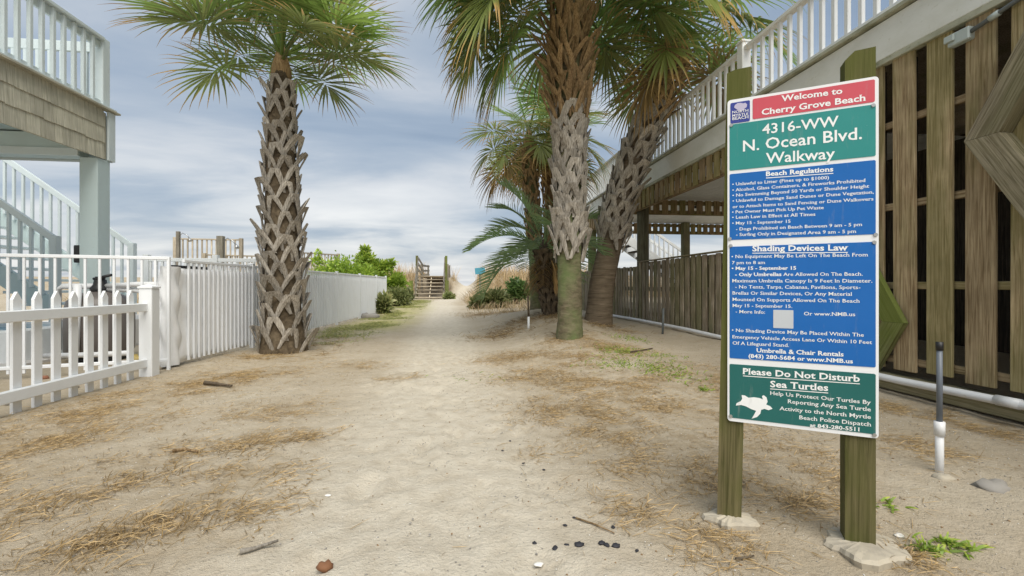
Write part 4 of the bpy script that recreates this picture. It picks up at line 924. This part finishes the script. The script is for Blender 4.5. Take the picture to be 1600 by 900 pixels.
# cloth roll wrapped round the corner
m_ = MB(); v = []; q = FA - dv * .12 - nv * .07
for j in range(25):
    z = .03 + 1.10 * j / 24
    for k in range(18):
        a = 2 * math.pi * k / 18; rr = .075 + .018 * (float(vnoise(k * .9, z * 6)) - .5) + .012 * math.sin(z * 17 + k); v.append((q.x + rr * math.cos(a) * 1.1, q.y + rr * math.sin(a) * 1.5, z))
m_.add(v, [(j * 18 + k, j * 18 + (k + 1) % 18, (j + 1) * 18 + (k + 1) % 18, (j + 1) * 18 + k) for j in range(24) for k in range(18)]); m_.build('cloth_end', 'fabric', wf, True)
plank('strap', 'black_plastic', wf, FA + Vector((-.06, -.10, 1.13)), FA + Vector((-.02, .55, 1.13)), .03, .04, (0, 0, 1))

# ================================================================== LEFT DECK HOUSE
XL = -4.69; YC = 6.75
lh = empty('deck_house', (XL, YC, 0), 'raised house deck with shingled band, pale railing and square column', 'house')
plank('column', 'teal_paint', lh, (XL - .115, YC - .08, 0), (XL - .115, YC - .08, 2.60), .22, .22, (1, 0, 0), .008)
plank('corner_board', 'pale_paint', lh, (XL + .012, YC + .02, 2.60), (XL + .012, YC + .02, 3.255), .12, .03, (1, 0, 0))
plank('end_fascia', 'pale_paint', lh, (XL - .02, YC + .09, 2.92), (XL - 4, YC + .09, 2.92), .64, .03, (0, 1, 0))
m_ = MB(); m_.box((XL - .03, (YC + 1.5) / 2 - .03, 2.925), (.03, YC - 1.5, .62)); m_.build('backing', 'shingle', lh)
for c_ in range(3):
    y = YC - .05 - rnd.uniform(0, .06); zb = 2.60 + c_ * .215
    while y > 1.7:
        wd = rnd.choice((.10, .13, .16, .19)); dz = rnd.uniform(-.008, .008)
        p0 = Vector((XL + .010, y - wd / 2, zb + dz)); p1 = Vector((XL - .004, y - wd / 2, zb + .24)); plank('shingle', 'shingle', lh, p0, p1, round(wd - .004, 3), .012, (1, 0, 0), .002); y -= wd
plank('ledge', 'shingle', lh, (XL + .02, YC + .12, 3.27), (XL + .02, 1.5, 3.27), .10, .025, (0, 0, 1)); plank('ledge', 'pale_paint', lh, (XL + .0, YC + .06, 3.295), (XL + .0, 1.5, 3.295), .12, .02, (0, 0, 1))
m_ = MB(); m_.box((XL - 2.1, (YC + 1.5) / 2, 3.2), (4.1, YC - 1.5, .1)); m_.build('deck_floor', 'pale_paint', lh)
m_ = MB(); m_.box((XL - 2.1, (YC + 1.5) / 2, 2.95), (4.0, YC - 1.6, .04)); m_.build('ceiling', 'teal_paint', lh)
plank('beam', 'teal_paint', lh, (XL - .23, YC - .1, 2.76), (XL - 4.2, YC - .1, 2.76), .16, .30, (0, 0, 1)); plank('beam_trim', 'pale_paint', lh, (XL - .23, YC - .19, 2.66), (XL - 4.2, YC - .19, 2.66), .03, .10, (0, 0, 1))
XRl = XL - .03
plank('rail_post', 'pale_paint', lh, (XRl - .04, YC - .03, 3.305), (XRl - .04, YC - .03, 4.23), .125, .125, (1, 0, 0), .006)
plank('top_rail', 'pale_paint', lh, (XRl - .02, YC - .09, 4.2), (XRl - .02, 1.5, 4.2), .14, .04, (0, 0, 1)); plank('sub_rail', 'pale_paint', lh, (XRl - .03, YC - .09, 4.12), (XRl - .03, 1.5, 4.12), .04, .09, (0, 0, 1))
plank('bottom_rail', 'pale_paint', lh, (XRl - .03, YC - .09, 3.36), (XRl - .03, 1.5, 3.36), .04, .06, (0, 0, 1))
y = YC - .24
while y > 1.6: plank('baluster', 'pale_paint', lh, (XRl - .0, y, 3.315), (XRl - .0, y, 4.175), .042, .042, (1, 0, 0)); y -= .145
plank('end_rail', 'pale_paint', lh, (XRl - .1, YC, 4.12), (XL - 4, YC, 4.12), .05, .13, (0, 0, 1))
x = XRl - .25
while x > XL - 4: plank('baluster', 'pale_paint', lh, (x, YC, 3.31), (x, YC, 4.06), .042, .042, (0, 1, 0)); x -= .145
for k in range(12): plank('siding', 'cream_siding', lh, (XL - 1.32, 2.0, 3.35 + k * .16), (XL - 1.32, 5.55, 3.35 + k * .16), .17, .02, (1, 0, .12))
m_ = MB(); m_.box((XL - 1.45, 3.8, 4.3), (.2, 3.6, 2.1)); m_.build('wall', 'cream_siding', lh)
plank('control_box', 'black_plastic', lh, (XL - .28, YC - .1, 1.22), (XL - .28, YC - .1, 1.45), .10, .09, (0, 1, 0), .01)
# stair of the left house
ls = empty('house_stair', (-6, 8.2, 0), 'pale stair with sloping baluster railings behind the column', 'stair')
for ys_, xe, zt_ in ((7.45, -5.93, 1.62), (9.0, -5.9, 1.66)):
    sl_ = .74; L = 2.6
    plank('handrail', 'pale_paint', ls, (xe, ys_, zt_), (xe - L, ys_, zt_ + L * sl_), .09, .06, (0, 1, 0)); plank('stringer', 'teal_paint', ls, (xe, ys_ + .05, .55), (xe - L, ys_ + .05, .55 + L * sl_), .26, .05, (0, 1, 0))
    plank('newel_post', 'pale_paint', ls, (xe + .03, ys_, 0), (xe + .03, ys_, zt_ + .03), .1, .1, (1, 0, 0))
    for k in range(17):
        x = xe - .14 - k * .145; zb = .68 + (xe - x) * sl_; plank('baluster', 'pale_paint', ls, (x, ys_, zb), (x, ys_, zt_ - .03 + (xe - x) * sl_), .04, .04, (0, 1, 0))
for k in range(11): plank('tread', 'pale_paint', ls, (-6.0 - k * .25, 7.5, .45 + k * .185), (-6.0 - k * .25, 8.97, .45 + k * .185), .27, .04, (0, 0, 1))
m_ = MB(); m_.box((-5.4, 8.2, .2), (1.0, 1.5, .4)); m_.build('landing', 'patio', ls)
# raised pool
rp = empty('raised_pool', (-6.8, 6.5, 0), 'white walled raised pool with blue water behind the picket fence', 'pool')
for c_, dm in (((-6.8, 5.9, .2), (3.4, .14, .4)), ((-6.8, 7.2, .2), (3.4, .14, .4)), ((-5.17, 6.55, .2), (.14, 1.16, .4)), ((-8.43, 6.55, .2), (.14, 1.16, .4))): m_ = MB(); m_.box(c_, dm, .02); m_.build('wall', 'white_paint', rp)
m_ = MB(); m_.box((-6.8, 6.55, .17), (3.12, 1.16, .34)); m_.build('water', 'pool_water', rp)
# pool filter
FT = Vector((-4.42, 6.22, .03))
pfl = empty('pool_filter', FT, 'large brown grey pool filter tank with black valve and white pipes', 'filter')
m_ = MB(); m_.tube([FT + Vector((0, 0, z)) for z in (.02, .06, .1, .35, .6, .70, .76, .80, .82)], [.26, .31, .335, .34, .335, .31, .25, .16, .07], 28); m_.build('tank', 'tank', pfl, True)
m_ = MB(); m_.tube([FT + Vector((0, 0, z)) for z in (-.03, .03)], [.27, .27], 20); m_.build('base', 'black_plastic', pfl, True)
m_ = MB(); m_.tube([FT + Vector((0, 0, z)) for z in (.80, .86, .90, .96)], [.10, .10, .07, .06], 14); m_.tube([FT + Vector((-.06, -.02, .97)), FT + Vector((.16, -.05, 1.02))], .018, 8); m_.tube([FT + Vector((0, 0, .95)), FT + Vector((0, 0, 1.0))], .05, 12); m_.build('valve', 'black_plastic', pfl, True)
def pipe(pts, r=.035): m_ = MB(); m_.tube([FT + Vector(p) for p in pts], r, 10); m_.build('pipe', 'pvc', pfl, True)
pipe([(-.08, 0, .88), (-.40, -.02, .88), (-.46, -.02, .84), (-.46, -.02, .1)]); pipe([(.08, 0, .88), (.5, -.15, .90), (.86, -.35, .90), (.92, -.38, .86), (.92, -.38, .05)]); pipe([(.08, .0, .84), (.45, -.1, .83), (.8, -.28, .80)], .03)
pipe([(.0, -.34, .9), (.0, -.36, .5), (.0, -.38, .06)], .04); pipe([(-.3, -.40, .08), (.3, -.5, .10), (.7, -.55, .12)], .03)
m_ = lump(.08, 60, .7); tag(m_.build('yellow_tub', 'yellow_plastic', None, True, Matrix.Translation((-3.62, 5.62, .08))), 'small yellow plastic tub beside the filter pipes', 'tub')
m_ = MB(); m_.box((-3.30, 5.72, .12), (.10, .12, .2), .02); m_.tube([(-3.30, 5.72, .22), (-3.30, 5.72, .26)], .03, 8); tag(m_.build('canister', 'blue_dark', None), 'dark blue canister beside the cloth wrapped fence end', 'canister')
for i in range(26):
    x, y = rnd.uniform(-5.0, -3.35), rnd.uniform(3.2, 5.0)
    o = lump(.05, 100 + i % 4, .5, 8, 4).build('garden_stone', 'brick_red' if i % 3 == 0 else 'stone', None, True, Matrix.Translation((x, y, gz(x, y) + .01)) @ Matrix.Rotation(i, 4, 'Z') @ Matrix.Scale(rnd.uniform(.6, 1.4), 4))
    tag(o, ('reddish' if i % 3 == 0 else 'grey') + ' stone lying on the ground behind the picket fence', 'stone', ('reddish' if i % 3 == 0 else 'grey') + ' stones behind the picket fence')
# white railing beyond the pool yard
wr = empty('white_railing', (-4.6, 9.6, 0), 'white baluster railing beyond the pool filter', 'railing')
for z in (.25, .78, 1.42): plank('rail', 'white_paint', wr, (-3.55, 9.6, z), (-6.0, 9.6, z), .05, .07, (0, 0, 1))
for k in range(23): x = -3.62 - k * .105; plank('baluster', 'white_paint', wr, (x, 9.6, .1), (x, 9.6, 1.40), .04, .04, (0, 1, 0))
for x in (-3.55, -4.75, -6.0): plank('post', 'white_paint', wr, (x, 9.6, 0), (x, 9.6, 1.52), .1, .1, (1, 0, 0))
# wooden deck and outdoor showers
wd_ = empty('wooden_deck', (-8.8, 18, 0), 'brown wooden deck railing beyond the outdoor showers', 'deck')
def railing(th, A_, B_, zb, h, mat, step=.16):
    A_, B_ = Vector(A_), Vector(B_); L = (B_ - A_).length; d = (B_ - A_) / L
    for z in (zb + h, zb + .12): plank('rail', mat, th, (*A_.xy, z), (*B_.xy, z), .09, .05, (0, 0, 1))
    s = .08
    while s < L: q = A_ + d * s; plank('baluster', mat, th, (q.x, q.y, zb + .1), (q.x, q.y, zb + h), .05, .04, (-d.y, d.x, 0)); s += step
    for s in (0, L): q = A_ + d * s; plank('post', mat, th, (q.x, q.y, 0), (q.x, q.y, zb + h + .06), .12, .12, (1, 0, 0))
railing(wd_, (-10.4, 18.2, 0), (-8.2, 18.4, 0), 1.75, .9, 'wood_deck_far'); railing(wd_, (-9.3, 18.0, 0), (-7.4, 18.8, 0), 1.2, .85, 'wood_deck_far'); railing(wd_, (-7.4, 19.2, 0), (-5.4, 21.4, 0), 1.3, 1.0, 'wood_deck_far')
m_ = MB(); m_.box((-8.4, 19.4, 1.2), (4.4, 2.2, .1)); m_.build('floor', 'wood_deck_far', wd_)
for px, d, zt_, wd2, lb in ((345, 11.8, 2.2, .15, 'thick grey timber post of outdoor shower with curved head'), (278.5, 15, 2.7, .10, 'thin timber post of outdoor shower beside the wooden deck')):
    q = W(px, HY, d); sh = empty('outdoor_shower', (q.x, q.y, 0), lb, 'shower', 'outdoor showers')
    plank('post', 'wood_grey', sh, (q.x, q.y, 0), (q.x, q.y, zt_), wd2, wd2, (1, 0, 0)); m_ = MB(); a = wd2 / 2
    m_.tube([(q.x + a + .02, q.y, 1.0), (q.x + a + .02, q.y, zt_ - .12), (q.x + a + .08, q.y, zt_ - .05), (q.x + a + .22, q.y, zt_ - .12), (q.x + a + .30, q.y, zt_ - .24)], [.012, .012, .012, .014, .02], 8); m_.tube([(q.x + a + .29, q.y, zt_ - .22), (q.x + a + .33, q.y, zt_ - .32)], [.025, .06], 10); m_.build('shower_head', 'steel', sh, True)

# ================================================================== DUNE STAIR, LITTLE SIGN, SHRUBS
S0 = W(648, 468, 23.0); S1 = W(694, 468, 23.0); yb = (S0.y + S1.y) / 2; xa, xb = S0.x, S1.x; z0 = gz((xa + xb) / 2, yb) - .02
bw = empty('dune_walkover', ((xa + xb) / 2, yb, z0), 'weathered wooden stair and boardwalk climbing over the dune', 'boardwalk')
NT = 7; rise, run = .185, .30
for k in range(NT):
    plank('tread', 'wood_deck_far', bw, (xa, yb + k * run, z0 + .10 + k * rise), (xb, yb + k * run, z0 + .10 + k * rise), .26, .045, (0, 0, 1))
ztop = z0 + .10 + (NT - 1) * rise; yt = yb + (NT - 1) * run
for x in (xa + .05, (xa + xb) / 2, xb - .05): plank('stringer', 'wood_deck_far', bw, (x, yb - .1, z0 - .08), (x, yt, ztop - .13), .04, .18, (0, -1, 1))
for k in range(62): plank('deck_board', 'wood_deck_far', bw, (xa, yt + .26 + k * .15, ztop), (xb, yt + .26 + k * .15, ztop), .14, .04, (0, 0, 1))
for x, s_ in ((xa - .05, -1), (xb + .05, 1)):
    P_ = [(yb - .15, z0 + .85), (yt, ztop + .98), (yt + 3.4, ztop + .72), (yt + 9.5, ztop + .92)]
    plank('newel_post', 'wood_green', bw, (x + s_ * .1, yb - .15, z0 - .2), (x + s_ * .1, yb - .15, z0 + .95), .16, .16, (1, 0, 0))
    for yy, zz_ in ((yt + .1, ztop + 1.12), (yt + 3.4, ztop + .82), (yt + 9.5, ztop + 1.02)): plank('post', 'wood_green' if yy < yt + 1 else 'wood_grey', bw, (x, yy, gz(x, yy) - .3), (x, yy, zz_), .13, .13, (1, 0, 0))
    for dz in (0, -.32, -.62):
        for (ya, za), (yc, zc) in zip(P_[:-1], P_[1:]): plank('handrail', 'wood_grey', bw, (x - s_ * .08, ya, za + dz), (x - s_ * .08, yc, zc + dz), .04, .13, (0, -.3, 1))
q = W(750, 424, 24.5); bs = empty('marker_sign', (q.x, q.y, gz(q.x, q.y)), 'small blue sign on pale post in the dune grass', 'sign')
plank('post', 'wood_grey', bs, (q.x, q.y, gz(q.x, q.y) - .2), (q.x, q.y, q.z), .10, .10, (1, 0, 0)); plank('panel', 'beach_sign_blue', bs, (q.x - .27, q.y - .07, q.z), (q.x + .27, q.y - .09, q.z + .05), .34, .025, (0, 1, 0))
q = W(826, 486, 7.6); q.z = gz(q.x, q.y); mk = empty('white_stake', q, 'thin stake with white painted foot in front of the feather palm', 'stake')
m_ = MB(); m_.tube([q + Vector((0, 0, -.1)), q + Vector((0, 0, .2))], .02, 8); m_.build('painted_foot', 'white_paint', mk, True); m_ = MB(); m_.tube([q + Vector((0, 0, .2)), q + Vector((-.01, 0, .55))], .017, 8); m_.build('shaft', 'palm_dark', mk, True)
def shrub(base, lobes, n, ls_, mat, label, seed, name='shrub', group=None, stem=.05, long=1.0):
    rs_ = np.random.default_rng(seed); base = Vector(base); th = empty(name, base, label, 'shrub', group)
    m_ = MB()
    for (lx, ly, lz, r_) in lobes: m_.tube([base + Vector((0, 0, -.1)), base + Vector((lx * .4, ly * .4, lz * .5)), base + Vector((lx, ly, lz))], [stem, stem * .6, stem * .2], 7)
    m_.build('trunk', 'palm_dark', th, True)
    wts = np.array([l[3] ** 2 for l in lobes]); idx = rs_.choice(len(lobes), n, p=wts / wts.sum()); Lb = np.array(lobes)[idx]
    d = rs_.normal(size=(n, 3)); d /= np.linalg.norm(d, axis=1)[:, None]; rr = Lb[:, 3:4] * (rs_.random((n, 1)) ** .45) * (1 + .25 * rs_.normal(size=(n, 1)))
    C = np.array(base) + Lb[:, :3] + d * rr * np.array([1, 1, .85]); C[:, 2] = np.maximum(C[:, 2], base.z + .02)
    a = d + rs_.normal(size=(n, 3)) * .7 + np.array([0, 0, .35]); a /= np.linalg.norm(a, axis=1)[:, None]; b_ = np.cross(a, rs_.normal(size=(n, 3))); b_ /= np.linalg.norm(b_, axis=1)[:, None]
    s_ = ls_ * rs_.uniform(.5, 1.3, (n, 1)); V_ = np.stack([C - b_ * s_ * .22, C + a * s_ * .5 * long - b_ * s_ * .26, C + a * s_ * long, C + a * s_ * .5 * long + b_ * s_ * .26], 1).reshape(-1, 3)
    Q_ = np.arange(4 * n).reshape(-1, 4); clump = vnoise(C[:, 0] * 4, C[:, 2] * 4 + C[:, 1] * 3)
    link('crown', npmesh('crown', V_, Q_, {'along': np.tile([0, .5, 1, .5], n), 'shade': np.repeat(np.clip(.25 * rs_.random(n) + clump * .9, 0, 1), 4)}, False), th, mat)
def at(px, d): q = W(px, HY, d); return (q.x, q.y, gz(q.x, q.y))
shrub(at(535, 17.2), [(-.6, 0, 1.0, .6), (0, 0, 1.15, .75), (.7, .1, 1.0, .65), (-1.1, 0, .8, .45), (-.9, 0, 1.7, .18), (-.9, 0, 2.0, .10)], 9000, .13, 'foliage_bright', 'broad bright green shrub behind the end of the white fence', 1, group=None)
shrub(at(575, 18.2), [(0, 0, 1.2, .5), (-.1, 0, 1.75, .3), (-.1, 0, 2.15, .15), (.4, 0, 1.5, .25), (.75, 0, 1.5, .2), (.9, 0, 1.7, .1), (.5, 0, .8, .45), (1.1, 0, .9, .35)], 7000, .14, 'foliage_bright', 'young pine like shrub with upright shoots behind the white fence', 2, 'pine_shrub', long=1.3)
shrub(at(617, 17.5), [(0, 0, .35, .38), (.25, .2, .3, .3)], 2500, .12, 'foliage_olive', 'grey green low shrub at the far end of the white fence', 3)
shrub(at(622, 20.5), [(0, 0, .4, .4), (.35, .2, .25, .3)], 2500, .13, 'foliage_olive', 'olive bush between the white fence end and dune stair', 4)
shrub(at(760, 16.5), [(0, 0, .22, .28), (.35, 0, .3, .3), (-.3, 0, .15, .2)], 2200, .16, 'foliage_olive', 'yellow green spiky dune plant beside the path', 5, long=1.5)
shrub(at(806, 18.0), [(0, 0, .7, .3), (.25, 0, .5, .3), (-.2, 0, .35, .25)], 1800, .17, 'foliage_dark', 'dark green broad leaved bush behind the feather palm', 6)
shrub(at(600, 14.6), [(0, 0, .2, .12), (0, 0, .4, .1)], 500, .16, 'foliage_olive', 'small straw green weed against the white fence', 7, stem=.01, long=1.6)
shrub(at(700, 22.5), [(0, 0, .15, .2), (.2, 0, .1, .15)], 700, .12, 'foliage_olive', 'low yellow green weed at foot of dune stair', 8, stem=.01)
